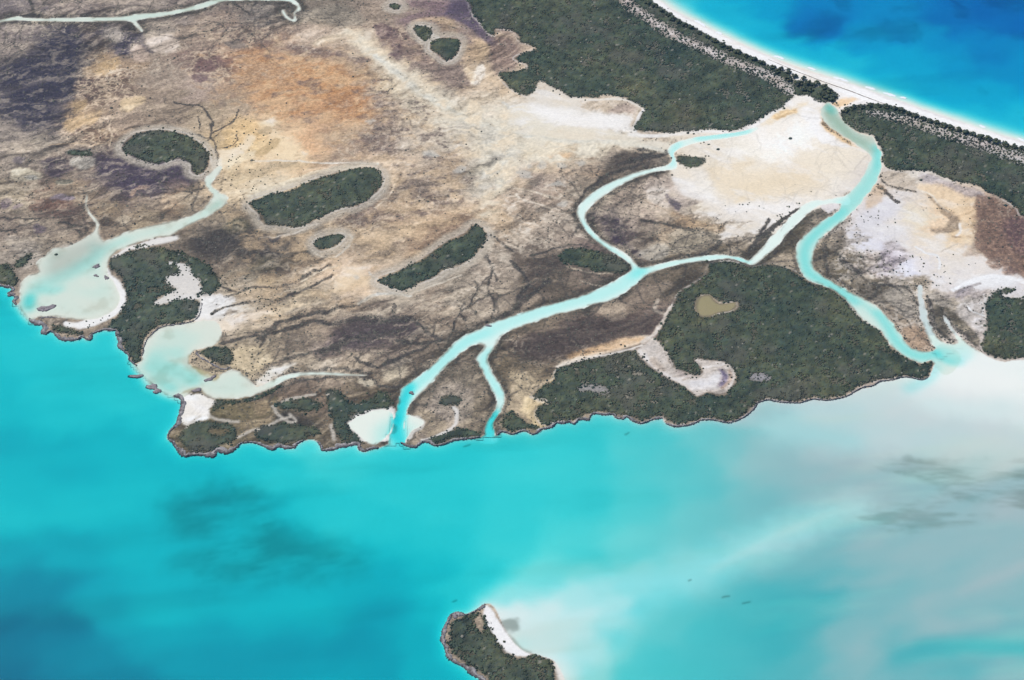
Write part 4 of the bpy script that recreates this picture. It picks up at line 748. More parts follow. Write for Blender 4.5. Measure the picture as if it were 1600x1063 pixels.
gaps = np.maximum.reduce([sst(.12, .35, fbm(9, 3, 77, squash=1.8)) * sst(-.3, .3, fbm(50, 2, 78)) * region([(900,565),(960,556),(1010,575),(1075,620),(1040,640),(980,630),(900,600)], 18), poly([(905,602),(925,598),(950,606),(945,615),(920,612),(900,610)], 5).full(), poly([(1165,588),(1190,583),(1202,588),(1180,594)], 5).full()])
# forest floor litter and pale sandy rims round the wood islands
floor_w = sst(-2.5, 3.0, allwood + NF * 2.4 + NV * 2.2)
paint((84,84,68), floor_w * (1 - .75 * np.maximum(dunestrip, dunestrip2)), .9)
paint((176,166,148), gaps * floor_w, .75)
for i, (key, *_r) in enumerate(WOODS):
    if key.startswith(('oval', 'twin', 'tiny')):
        d = -wood_fields[i] + NV * 1.5
        d = d + NM * 2.5
        paint((216,206,190), sst(.0, 2.0, d) * (1 - sst(3.0, 8.0, d)) * (.5 + .5 * BRK), .9)
        paint((198,186,166), sst(3, 6, d) * (1 - sst(9, 20, d + NB * 4)), .6)
        paint((218,208,192), sst(8, 9.5, d) * (1 - sst(9.5, 12, d)) * BRK, .55)
    if key in ('north', 'east', 'middle', 'corner', 'smalla'):
        d = -wood_fields[i] + NV * 1.5
        d = d + NM * 2
        paint((222,212,200), sst(.0, 1.8, d) * (1 - sst(2.0, 5.0, d)) * (.2 + .8 * BRK), .7)
paint((148,146,150), poly([(905,602),(925,598),(950,606),(945,615),(920,612),(900,610)], 5), .5)
paint((142,142,158), poly([(1165,588),(1190,583),(1202,588),(1180,594)], 5), .5)
# white arc beaches
paint((250,246,238), L([(165,420,2),(170,432,3),(180,442,6),(188,458,7),(188,470,8),(180,484,8),(165,494,7),(145,502,8),(125,507,6),(105,505,4)], 7, 2.5), 1)
paint((248,242,232), L([(178,400,2),(200,388,4),(230,382,7),(255,376,7),(275,372,5)], 6, 3), .9)
paint((246,240,230), poly([(262,415),(280,412),(294,414),(300,430),(313,440),(314,455),(302,462),(318,466),(300,470),(270,472),(246,478),(240,474),(262,461),(276,455),(262,442)], 3, 1.2), .75)
paint((252,248,242), L([(762,948,3),(768,962,7),(778,982,8),(790,1002,9),(806,1017,8),(826,1023,5)], 8, 2), 1)
paint((244,238,226), L([(870,1040),(876,1060),(880,1080)], 5, 3), .9)
paint((246,240,230), L([(548,660),(560,650),(580,643),(605,641)], 2.5, 2), .9)
paint((240,234,224), L([(660,690,2),(680,682,2.5),(700,672,2.5),(710,662,3),(714,645,3.5),(708,636,3)], 2.5, 1.5), .8)
paint((238,232,224), L([(270,168+300),(300,464),(335,462),(362,468)], 4, 3), .5)
for pts in [[(400,674),(420,664),(440,656),(450,652)], [(425,635),(432,645),(448,660),(460,658),(450,648)], [(325,650),(340,656),(370,660)], [(440,628),(460,622),(492,617)], [(512,618),(524,616)], [(552,634),(565,634)], [(518,665),(525,685)], [(830,622),(848,624),(860,626)], [(290,672),(300,660),(312,652)], [(372,684),(388,676),(400,672)]]:
    paint((210,200,184), L(pts, 2.4, 2), .75)

# ------------------------------------------------------------------ sea bed colour
bed = np.broadcast_to(alb((243,241,232)), C.shape).copy()
def bpaint(rgb, w, a=1.0):
    global bed
    if isinstance(w, Win):
        v = cutw(bed, w.sl); v += (alb(rgb) - v) * (np.clip(w.w, 0, 1) * a)[..., None]
    else:
        bed += (alb(rgb) - bed) * (np.clip(w, 0, 1) * a)[..., None]
bpaint((196,194,196), sst(780, 1330, UU + NB * 40) * sst(570, 660, VV) * (~IN_OCEAN) * (creek < 2), .95)
bpaint((246,244,240), poly([(1420,610),(1465,558),(1640,556),(1640,680),(1570,660),(1500,652),(1440,640)], 20, 2), 1)
bpaint((230,228,226), poly([(1180,660),(1300,620),(1440,600),(1640,640),(1640,715),(1400,712),(1250,700)], 30, 2), .7)
bpaint((240,238,236), poly([(750,940),(850,910),(960,890),(1090,862),(1220,815),(1330,780),(1350,800),(1240,850),(1110,915),(1010,960),(950,1010),(900,1075),(865,1050),(800,1010)], 34, 2), .85)
bpaint((228,222,212), sst(0, .6, NW), .5)
bpaint((232,230,218), (creek > 0) * (UU < 430), .9)
bpaint((206,200,182), (creek > 0) * (UU < 430) * sst(.0, .5, NM + NB * .5), .5)
bpaint((236,236,226), (inlets['east'] > -2) * 1.0, .9)
bpaint((222,222,220), (inlets['side'] > -2) * (VV < 525), .9)
bpaint((250,247,240), (inlets['river'] > -2) * 1.0, .9)
bpaint((190,178,152), poly([(1285,165),(1300,165),(1330,200),(1362,216),(1364,240),(1340,228),(1305,207),(1285,190)], 16), .6)
bpaint((176,172,160), poly([(100,385),(150,372),(165,378),(130,410),(90,430),(70,425),(75,400)], 24), .5)
bpaint((206,198,176), poly([(1290,175),(1320,205),(1355,230),(1340,222),(1300,200)], 8), .7)
bpaint((190,160,104), poly([(295,552),(305,575),(330,590),(340,590),(330,574),(312,560)], 3), .7)
bpaint((168,158,124), (inlets['pond'] > -2) * 1.0)
bpaint((120,112,96), (1 - sst(1, 5, inlets['pond'] + NV * 2)) * (inlets['pond'] > -3), .6)
bpaint((180,160,120), poly([(280,614),(300,605),(318,610),(325,622),(300,612)], 3), .6)
gr = region([(255,785),(310,765),(370,752),(420,780),(450,815),(500,840),(560,862),(575,888),(530,892),(460,905),(380,908),(310,895),(270,880),(320,850),(290,830),(258,812)], 30)
gn = fbm(70, 5, 61, ang=math.radians(12), squash=2.6)
bpaint((100,120,112), gr * sst(-.9, .5, gn), .5)
bpaint((120,124,112), region([(1365,724),(1420,718),(1500,728),(1640,724),(1640,800),(1560,790),(1480,775),(1420,745)], 10) * sst(-.4, .35, fbm(80, 5, 63, ang=math.radians(-4), squash=5.0)), .42)
bpaint((130,132,120), region([(1480,760),(1640,740),(1640,830),(1560,835),(1480,820),(1380,830),(1340,800),(1400,780)], 10) * sst(-.1, .5, fbm(60, 5, 65, squash=4.0)), .36)
bpaint((156,158,150), poly([(782,975),(798,968),(812,970),(812,985),(800,990),(788,985)], 5), .8)
bpaint((130,124,104), L([(795,995),(810,1012),(830,1022)], 3, 3), .5)
og = fbm(80, 5, 67, ang=math.radians(14), squash=2.2)
for pts, a, sf in [([(1225,52),(1255,36),(1285,18),(1312,15),(1322,30),(1300,48),(1262,58)], .7, 12), ([(1298,70),(1340,52),(1375,32),(1425,28),(1435,58),(1390,62),(1330,70)], .6, 6), ([(1484,-10),(1500,0),(1518,12),(1522,22),(1510,24),(1494,12)], .7, 4), ([(1530,40),(1560,48),(1580,42),(1572,52),(1550,54)], .7, 4), ([(1580,45),(1610,42),(1610,60),(1590,58)], .8, 4), ([(1528,140),(1548,142),(1552,150),(1535,150)], .6, 5), ([(1580,175),(1610,172),(1610,188)], .7, 5), ([(1400,8),(1440,2),(1430,14),(1405,16)], .5, 8), ([(1300,-8),(1335,-4),(1338,8),(1315,8)], .6, 4), ([(1540,-10),(1600,-10),(1600,8),(1560,8)], .7, 8)]:
    bpaint((70,96,112), region(pts, sf * 1.5) * sst(-.7, .4, og), a * .42)
bpaint((150,150,140), poly([(615,662),(622,672),(612,678)], 4), .6)
for (x, y, r) in [(1135,933,5),(1165,942,6),(710,938,4),(980,676,4),(575,1),]  if False else [(1135,933,4),(1165,942,5),(710,938,3),(980,676,3),(730,696,4),(1075,906,2)]:
    bpaint((96,100,84), L([(x - r, y + 1), (x + r, y - 1)], 1.2, 2), .6)
bpaint((140,128,108), (1 - sst(.5, 4.5, -land + NV * 2.5)) * (creek > -8) * (1 - sst(.3, .5, C.mean(-1))) * sst(-.5, .3, NM + NV), .75)
uw = sst(.6, -.6, land)
C = C * (1 - uw[..., None]) + bed * uw[..., None]

# ------------------------------------------------------------------ helpers to make objects
def tag(o, label=None, cat=None, group=None, kind=None):
    if label: o["label"] = label
    if cat: o["category"] = cat
    if group: o["group"] = group
    if kind: o["kind"] = kind
    return o
def mesh_np(name, V, F, mat, color=None, smooth_shade=False, link=True):
    V = np.ascontiguousarray(V, np.float32); F = np.ascontiguousarray(F, np.int32)
    me = bpy.data.meshes.new(name)
    me.vertices.add(len(V)); me.vertices.foreach_set("co", V.ravel())
    k = F.shape[1]
    me.loops.add(F.size); me.loops.foreach_set("vertex_index", F.ravel())
    me.polygons.add(len(F)); me.polygons.foreach_set("loop_start", np.arange(0, F.size, k, dtype=np.int32))
    if smooth_shade: me.polygons.foreach_set("use_smooth", np.ones(len(F), bool))
    if color is not None:
        at = me.color_attributes.new("tint", 'FLOAT_COLOR', 'POINT')
        c4 = np.ones((len(V), 4), np.float32); c4[:, :color.shape[1]] = color
        at.data.foreach_set("color", c4.ravel())
    me.update(calc_edges=True)
    me.materials.append(mat)
    o = bpy.data.objects.new(name, me)
    if link: COL.objects.link(o)
    return o
def new_mat(name):
    m = bpy.data.materials.new(name); m.use_nodes = True
    return m, m.node_tree.nodes, m.node_tree.links
def tint_mat(name, rough=.9, scales=((.6, .35), (.16, .25)), spec=.1, by_alpha=False):
    m, N, Lk = new_mat(name)
    b = N["Principled BSDF"]
    b.inputs["Roughness"].default_value = rough
    b.inputs["Specular IOR Level"].default_value = spec
    a = N.new("ShaderNodeAttribute"); a.attribute_name = "tint"
    geo = N.new("ShaderNodeNewGeometry")
    cur = a.outputs["Color"]
    for sc, amt in scales:
        n = N.new("ShaderNodeTexNoise"); n.inputs["Scale"].default_value = sc; n.inputs["Detail"].default_value = 3
        Lk.new(geo.outputs["Position"], n.inputs["Vector"])
        r = N.new("ShaderNodeMapRange"); r.inputs[1].default_value = .28; r.inputs[2].default_value = .72
        r.inputs[3].default_value = 1 - amt; r.inputs[4].default_value = 1 + amt
        Lk.new(n.outputs["Fac"], r.inputs[0])
        mx = N.new("ShaderNodeMix"); mx.data_type = 'RGBA'; mx.blend_type = 'MULTIPLY'; mx.inputs[0].default_value = 1
        if by_alpha: Lk.new(a.outputs["Alpha"], mx.inputs[0])
        Lk.new(cur, mx.inputs[6]); Lk.new(r.outputs[0], mx.inputs[7])
        cur = mx.outputs[2]
    Lk.new(cur, b.inputs["Base Color"])
    return m
def ground_mat():
    m, N, Lk = new_mat("sand_marl_and_mud")
    b = N["Principled BSDF"]; b.inputs["Roughness"].default_value = .95; b.inputs["Specular IOR Level"].default_value = .05
    a = N.new("ShaderNodeAttribute"); a.attribute_name = "tint"
    geo = N.new("ShaderNodeNewGeometry"); cur = a.outputs["Color"]
    # grain fades out on pale sand: its strength follows how dark the mud is
    bw = N.new("ShaderNodeRGBToBW"); Lk.new(a.outputs["Color"], bw.inputs[0])
    g = N.new("ShaderNodeMapRange"); g.inputs[1].default_value = .30; g.inputs[2].default_value = .58; g.inputs[3].default_value = 1.0; g.inputs[4].default_value = .22
    Lk.new(bw.outputs[0], g.inputs[0])
    ml = N.new("ShaderNodeMath"); ml.operation = 'MULTIPLY'; Lk.new(g.outputs[0], ml.inputs[0]); Lk.new(a.outputs["Alpha"], ml.inputs[1])
    for sc, stretch_, lo, hi, amt in ((.22, 1.0, .36, .64, .24), (.12, 3.5, .36, .64, .20), (.75, 1.0, .38, .62, .16)):
        mp = N.new("ShaderNodeMapping"); mp.inputs["Rotation"].default_value = (0, 0, -math.radians(22)); mp.inputs["Scale"].default_value = (1, stretch_, 1)
        Lk.new(geo.outputs["Position"], mp.inputs["Vector"])
        n = N.new("ShaderNodeTexNoise"); n.inputs["Scale"].default_value = sc; n.inputs["Detail"].default_value = 5; n.inputs["Roughness"].default_value = .68; n.inputs["Distortion"].default_value = .6
        Lk.new(mp.outputs[0], n.inputs["Vector"])
        r = N.new("ShaderNodeMapRange"); r.inputs[1].default_value = lo; r.inputs[2].default_value = hi; r.inputs[3].default_value = 1 - amt; r.inputs[4].default_value = 1 + amt
        Lk.new(n.outputs["Fac"], r.inputs[0])
        mx = N.new("ShaderNodeMix"); mx.data_type = 'RGBA'; mx.blend_type = 'MULTIPLY'
        Lk.new(ml.outputs[0], mx.inputs[0]); Lk.new(cur, mx.inputs[6]); Lk.new(r.outputs[0], mx.inputs[7])
        cur = mx.outputs[2]
    Lk.new(cur, b.inputs["Base Color"])
    return m
def plain_mat(name, rgb, var=.2, scale=.8, rough=.85):
    m, N, Lk = new_mat(name)
    b = N["Principled BSDF"]; b.inputs["Roughness"].default_value = rough; b.inputs["Specular IOR Level"].default_value = .15
    geo = N.new("ShaderNodeNewGeometry"); n = N.new("ShaderNodeTexNoise"); n.inputs["Scale"].default_value = scale
    Lk.new(geo.outputs["Position"], n.inputs["Vector"])
    cr = N.new("ShaderNodeMix"); cr.data_type = 'RGBA'
    cr.inputs[6].default_value = (*[c * (1 - var) for c in rgb], 1); cr.inputs[7].default_value = (*[min(c * (1 + var), .9) for c in rgb], 1)
    Lk.new(n.outputs["Fac"], cr.inputs[0]); Lk.new(cr.outputs[2], b.inputs["Base Color"])
    return m
M_GROUND = ground_mat()
M_LEAF = tint_mat("scrub_foliage", .55, ((.9, .14), (.05, .22)), .22)
M_ROCK = tint_mat("grey_limestone", .9, ((.8, .3), (.25, .2)), .1)
M_BARK = plain_mat("bark", (.12, .09, .07))
M_FOAM = plain_mat("sea_foam", (.82, .84, .85), .05)
M_WRACK = plain_mat("dry_seaweed", (.16, .11, .08), .3)
def water_mat(name, sig, dens=1.0):
    m, N, Lk = new_mat(name)
    N.remove(N["Principled BSDF"]); out = N["Material Output"]
    tr = N.new("ShaderNodeBsdfTransparent"); gl = N.new("ShaderNodeBsdfGlossy"); gl.inputs["Roughness"].default_value = .22
    fr = N.new("ShaderNodeFresnel"); fr.inputs["IOR"].default_value = 1.25
    mx = N.new("ShaderNodeMixShader")
    geo = N.new("ShaderNodeNewGeometry"); nz = N.new("ShaderNodeTexNoise"); nz.inputs["Scale"].default_value = .35; nz.inputs["Detail"].default_value = 4
    Lk.new(geo.outputs["Position"], nz.inputs["Vector"])
    bp = N.new("ShaderNodeBump"); bp.inputs["Strength"].default_value = .1; bp.inputs["Distance"].default_value = .6
    Lk.new(nz.outputs["Fac"], bp.inputs["Height"]); Lk.new(bp.outputs[0], gl.inputs["Normal"]); Lk.new(bp.outputs[0], fr.inputs["Normal"])
    Lk.new(fr.outputs[0], mx.inputs[0]); Lk.new(tr.outputs[0], mx.inputs[1]); Lk.new(gl.outputs[0], mx.inputs[2])
    Lk.new(mx.outputs[0], out.inputs["Surface"])
    va = N.new("ShaderNodeVolumeAbsorption"); mxs = max(sig)
    va.inputs["Density"].default_value = mxs
    va.inputs["Color"].default_value = (*[1 - s / mxs for s in sig], 1)
    Lk.new(va.outputs[0], out.inputs["Volume"])
    return m
M_BANK = water_mat("bank_water", (.95, .079, .049))
M_CREEK = M_BANK
M_OCEAN = water_mat("ocean_water", (.60, .066, .019))
M_POND = water_mat("pond_water", (.25, .22, .4))

# ------------------------------------------------------------------ the ground sheet
def extend(A):
    """carry grid values out to the stretched far rim"""
    return np.pad(A, ((NY0, NY0), (NX0, NX0)) + ((0, 0),) * (A.ndim - 2), mode='edge')
Zf = extend(Z); Cf = extend(C)
NXX, NYY = len(XS), len(YS)
far = np.ones((NYY, NXX)); far[NY0:-NY0, NX0:-NX0] = 0
FX, FY = np.meshgrid(XS, YS)
V = np.stack([FX, FY, Zf], -1).reshape(-1, 3)
idx = np.arange(NXX * NYY).reshape(NYY, NXX)
F = np.stack([idx[:-1, :-1], idx[:-1, 1:], idx[1:, 1:], idx[1:, :-1]], -1).reshape(-1, 4)
ground = mesh_np("ground", V, F, M_GROUND, np.concatenate([Cf, extend(sst(-3, 1.5, land))[..., None]], -1).reshape(-1, 4), True)
tag(ground, "low tidal flats of pale sand, brown mud and rusty algal mat", kind="structure")

def sample(A, x, y):
    i = np.clip(((y - gy[0]) / STEP).round().astype(int), 0, ny - 1); j = np.clip(((x - gx[0]) / STEP).round().astype(int), 0, nx - 1)
    return A[i, j]

# ------------------------------------------------------------------ water sheets
WS = 5.4; wk = 3
Wl = land[::wk, ::wk]
nyw, nxw = Wl.shape
def pool(A, f=np.maximum):
    a = A[::wk, ::wk]
    return f(f(a[:-1, :-1], a[1:, :-1]), f(a[:-1, 1:], a[1:, 1:]))
lw = pool(land, np.minimum)
has_water = lw < 3
body = np.zeros(lw.shape, int)           # 0 bank
body[pool(S_ocean) > -25] = 1
for k, b in (('a', 2), ('b', 3), ('river', 4), ('east', 5), ('side', 6), ('far', 7), ('pond', 8)):
    s = pool(inlets[k])
    best = (s > -7) & (pool(W_main) > -1)
    body[best] = b
body[(pool(np.maximum(inlets['flat1'], inlets['flat2'])) > -7) & (pool(inlets['river']) < 0)] = 0
wx = gx[::wk]; wy = gy[::wk]
WX, WY = np.meshgrid(wx, wy)
WV = np.stack([WX, WY, np.zeros_like(WX)], -1).reshape(-1, 3)
wid = np.arange(nxw * nyw).reshape(nyw, nxw)
WF = np.stack([wid[:-1, :-1], wid[:-1, 1:], wid[1:, 1:], wid[1:, :-1]], -1)
for b, nm, mat, lb in ((0, "bank_sea", M_BANK, "shallow turquoise bank water along the south shore"), (1, "ocean", M_OCEAN, "deep blue open sea beyond the white beach"),
        (2, "bay_water", M_CREEK, "pale green western bay and its winding creek"), (3, "bay_water", M_CREEK, "pale inner bay with rocks at its mouth"),
        (4, "river_water", M_CREEK, "long pale turquoise tidal river and its fork"), (5, "creek_water", M_CREEK, "curving turquoise tidal creek on the east side"),
        (6, "creek_water", M_CREEK, "thin pale side creek draining the white east flat"), (7, "creek_water", M_CREEK, "thin pale creek along the top left"), (8, "pond_water", M_POND, "tan pond inside the green wood")):
    Fb = WF[has_water & (body == b)]
    used, inv = np.unique(Fb, return_inverse=True)
    Vb = WV[used]; Fb = inv.reshape(-1, 4)
    if b in (0, 1):                       # run on to the horizon
        n0 = len(Vb)
        x0, x1, y0, y1 = wx[0], wx[-1], wy[0], wy[-1]
        BIG = 14500
        if b == 0:
            ex = [(-BIG, -2900), (BIG, -2900), (BIG, y0), (x1, y0), (x0, y0), (-BIG, y0), (-BIG, y1), (x0, y1), (x1, y0), (BIG, y0)]
            Vb = np.vstack([Vb, [(*p, 0) for p in [(-BIG, -2900), (BIG, -2900), (BIG, y0), (-BIG, y0), (x0, y0), (x0, y1), (-BIG, y1), (x1, y0), (BIG, y1), (x1, y1)]]])
            Fb = np.vstack([Fb, np.array([[0, 1, 2, 3], [3, 4, 5, 6], [7, 2, 8, 9]]) + n0])
        else:
            Vb = np.vstack([Vb, [(-BIG, y1, 0), (BIG, y1, 0), (BIG, 25500, 0), (-BIG, 25500, 0)]])
            Fb = np.vstack([Fb, np.array([[0, 1, 2, 3]]) + n0])
    o = mesh_np(nm, Vb, Fb, mat)
    tag(o, lb, kind="structure")

# ------------------------------------------------------------------ vegetation
def clump_base(sides=6, seed=0):
    r = np.random.default_rng(seed)
    v = []
    for h, rad, off in ((0.0, .72, 0), (.45, 1.0, .5), (.85, .6, 0)):
        for k in range(sides):
            a = 2 * math.pi * (k + off) / sides + r.uniform(-.2, .2)
            rr = rad * r.uniform(.75, 1.2)
            v.append((rr * math.cos(a), rr * math.sin(a), h * r.uniform(.85, 1.15)))
    v.append((r.uniform(-.15, .15), r.uniform(-.15, .15), 1.05))
    f = []
    for q in range(2):
        for k in range(sides):
            a, b = q * sides + k, q * sides + (k + 1) % sides
            c, d = a + sides, b + sides
            f += [(a, b, d), (a, d, c)]
    for k in range(sides): f.append((2 * sides + k, 2 * sides + (k + 1) % sides, 3 * sides))
    return np.array(v), np.array(f)
def small_base(seed):
    r = np.random.default_rng(seed); v = []
    for h, rad, n in ((0, .85, 4), (.62, .8, 4)):
        for k in range(n):
            a = 2 * math.pi * (k + h * .8) / n + r.uniform(-.3, .3)
            v.append((rad * r.uniform(.75, 1.2) * math.cos(a), rad * r.uniform(.75, 1.2) * math.sin(a), h * r.uniform(.8, 1.2)))
    v.append((r.uniform(-.2, .2), r.uniform(-.2, .2), 1.0))
    f = []
    for k in range(4):
        a, b = k, (k + 1) % 4
        f += [(a, b, b + 4), (a, b + 4, a + 4), (a + 4, b + 4, 8)]
    return np.array(v), np.array(f)
BASES = [small_base(s) for s in range(9)]
LOW = []
for s in range(5):
    r = np.random.default_rng(100 + s)
    v = [(math.cos(a) * r.uniform(.7, 1.1), math.sin(a) * r.uniform(.7, 1.1), r.uniform(.0, .25)) for a in np.linspace(0, 2 * math.pi, 6)[:-1]] + [(r.uniform(-.2, .2), r.uniform(-.2, .2), 1)]
    LOW.append((np.array(v), np.array([(k, (k + 1) % 5, 5) for k in range(5)])))
GREENS = np.array([(.060, .076, .040), (.076, .086, .036), (.048, .066, .046), (.090, .086, .044), (.052, .068, .060), (.106, .102, .056)])
def scatter(name, x, y, r, h, tint, bases, label, cat, kind="stuff", z=None, sink=.15, sheet_=None):
    n = len(x)
    z = sample(Z, x, y) - sink if z is None else z
    which = rng.integers(0, len(bases), n)
    Vs, Fs, Cs, base = [], [], [], 0
    for b, (bv, bf) in enumerate(bases):
        m = which == b
        k = int(m.sum())
        if not k: continue
        a = rng.uniform(0, 2 * math.pi, k)
        ca, sa = np.cos(a)[:, None], np.sin(a)[:, None]
        px = (bv[None, :, 0] * ca - bv[None, :, 1] * sa) * r[m][:, None] + x[m][:, None]
        py = (bv[None, :, 0] * sa + bv[None, :, 1] * ca) * r[m][:, None] + y[m][:, None]
        pz = bv[None, :, 2] * h[m][:, None] + z[m][:, None]
        Vs.append(np.stack([px, py, pz], -1).reshape(-1, 3))
        Fs.append((bf[None] + (np.arange(k) * len(bv))[:, None, None] + base).reshape(-1, 3))
        jit = 1 + .06 * rng.standard_normal((k, len(bv), 1))
        Cs.append((tint[m][:, None, :] * np.clip(jit, .6, 1.4)).reshape(-1, 3))
        base += k * len(bv)
    if sheet_ is not None:
        Vs.append(sheet_[0]); Fs.append(sheet_[1] + base); Cs.append(sheet_[2])
    o = mesh_np(name, np.vstack(Vs), np.vstack(Fs), M_LEAF, np.vstack(Cs), True)
    return tag(o, label, cat, kind=kind)
SPN = fbm(75, 4, 71); BRN = fbm(45, 4, 72); GAPN = fbm(12, 3, 73); BIGN = fbm(38, 3, 75)
swz = np.maximum(dunestrip, dunestrip2)
def tints(n, mean, x, y):
    base = GREENS[rng.choice(len(GREENS), n, p=[.26, .22, .22, .12, .13, .05])]
    lowf = sample(SPN, x, y)[:, None]
    base = base * .55 + GREENS[:3].mean(0) * .45
    t = base * (1 + .13 * rng.standard_normal((n, 1))).clip(.6, 1.5) * (1 + .42 * lowf) * (1 + .5 * sample(GAPN, x, y) + .35 * sample(NF, x, y) + .25 * sample(NS, x, y))[:, None].clip(.55, 1.6)
    t[:, 0] *= 1 + .30 * lowf[:, 0]; t[:, 2] *= 1 - .2 * lowf[:, 0]
    br = sst(.15, .5, sample(BRN, x, y))[:, None] * .5
    t = t * (1 - br) + np.array([(.105, .096, .072)]) * br
    pale = (rng.random((n, 1)) < .010)
    t = np.where(pale, np.array([(.24, .22, .17)]), t)
    return t * mean
ntri = 0
for (key, out, holes, label, name, dens, ht), s in zip(WOODS, wood_fields):
    sp = 2.45
    g = G(np.array(out)); x0, y0 = g.min(0) - 5; x1, y1 = g.max(0) + 5
    x1 = min(x1, 1005); x0 = max(x0, -1005); y1 = min(y1, 2670)
    X, Y = np.meshgrid(np.arange(x0, x1, sp), np.arange(y0, y1, sp * .87))
    X = X + (np.arange(X.shape[0]) % 2)[:, None] * sp / 2
    X = (X + rng.uniform(-.9, .9, X.shape) * sp).ravel(); Y = (Y + rng.uniform(-.9, .9, Y.shape) * sp).ravel()
    hem = {'oval2': 3, 'oval4': 3, 'oval3': 2.2, 'twin1': 2.2, 'twin2': 2.2, 'tiny': 1.5}.get(key, 5.0)
    inside = sample(s, X, Y) + sample(NF, X, Y) * hem * .6 + sample(NV, X, Y) * hem * .8
    p = dens * (sst(-hem * .3, hem * .5, inside) * .95 + .05 * sst(-hem * 2.2, 0, inside)) * (1 - .50 * sample(swz, X, Y)) * (1 - .85 * sample(gaps, X, Y)) * (1 - .6 * sst(.30, .55, sample(GAPN, X, Y)))
    k = (rng.random(len(X)) < p) & (sample(land, X, Y) > 1.0)
    X, Y = X[k], Y[k]
    n = len(X)
    if not n: continue
    r = rng.lognormal(math.log(1.8), .34, n).clip(.8, 4.2) * (1 if ht > 3 else .9)
    if key in ('northridge', 'point'): r *= .95
    h = ht * .25 * rng.uniform(.9, 1.1, n) * (.70 + .17 * r) * (1 + .3 * sample(BIGN, X, Y))
    # leaf roof: a bumpy sheet at crown height with holes where the scrub opens
    sx0, sx1 = int((x0 - gx[0]) / STEP), int((x1 - gx[0]) / STEP) + 1; sy0, sy1 = int((y0 - gy[0]) / STEP), int((y1 - gy[0]) / STEP) + 1
    sx0, sy0 = max(sx0, 0), max(sy0, 0); sub = (slice(sy0, min(sy1, ny), 2), slice(sx0, min(sx1, nx), 2))
    ins = s[sub] + NF[sub] * hem * .6 + NV[sub] * hem * .8
    cover = (ins > hem * .35) & (land[sub] > 2) & (swz[sub] < .35) & (gaps[sub] < .45) & (GAPN[sub] < .42)
    qx, qy = GXX[sub], GYY[sub]
    qz = Z[sub] + ht * .25 * (.72 + .34 * SPK[sub] + .25 * NF[sub]) * (1 + .3 * BIGN[sub]) * sst(hem * .2, hem * .2 + 4, ins)
    qi = np.arange(qx.size).reshape(qx.shape)
    ok = cover[:-1, :-1] & cover[1:, :-1] & cover[:-1, 1:] & cover[1:, 1:]
    quad = np.stack([qi[:-1, :-1], qi[:-1, 1:], qi[1:, 1:], qi[1:, :-1]], -1)[ok]
    sh = None
    if len(quad):
        used, inv = np.unique(quad, return_inverse=True); quad = inv.reshape(-1, 4)
        vx, vy = qx.ravel()[used], qy.ravel()[used]
        sh = (np.column_stack([vx, vy, qz.ravel()[used]]), np.vstack([quad[:, [0, 1, 2]], quad[:, [0, 2, 3]]]), tints(len(vx), 1.0, vx, vy))
        ntri += 2 * len(quad)
    scatter(name, X, Y, r, h, tints(n, 1.0, X, Y), BASES, label, 'scrub', sheet_=sh)
    ntri += n * 12
# dwarf mangrove specks over the marsh: what nobody could count
darkness = 1 - sst(.10, .34, C.mean(-1))
bright = sst(.45, .6, C.mean(-1))
fringe = (1 - sst(4, 9, -np.maximum.reduce([inlets['river'], inlets['east'], inlets['far'], inlets['b'], inlets['side']]) + NV * 5)) * (land > 1)
dm = (.16 * darkness + .8 * veinw + .35 * drain * (1 - bright) + .9 * fringe * (1 - bright) + .02 * (1 - bright)) * (1 - sst(-4, 0, allwood)) * (land > 1.0) * (1 - R_rust * .85) * sst(-30, -20, W_main)
dm = dm * (W_main > 0)
for lb, lo, hi in (("specks of dwarf mangrove over the western marsh and flats", -1010, -360), ("specks of dwarf mangrove over the marsh west of the river", -360, 60), ("specks of dwarf mangrove over the marsh inside the creek loop", 60, 420), ("specks of dwarf mangrove over the eastern flats", 420, 1010)):
    X, Y = np.meshgrid(np.arange(lo, hi, 3.3), np.arange(1560, 2660, 3.3))
    X = (X + rng.uniform(-1.6, 1.6, X.shape)).ravel(); Y = (Y + rng.uniform(-1.6, 1.6, Y.shape)).ravel()
    k = rng.random(len(X)) < sample(dm, X, Y)
    X, Y = X[k], Y[k]; n = len(X)
    r = rng.lognormal(math.log(1.15), .3, n)
    t = np.array([(.085, .080, .058)]) * (1 + .3 * rng.standard_normal((n, 1))).clip(.4, 1.8)
    scatter("dwarf_mangrove", X, Y, r, r * rng.uniform(.6, 1.1, n), t, LOW, lb, 'mangrove')
    ntri += n * 5
print("veg tris", ntri)

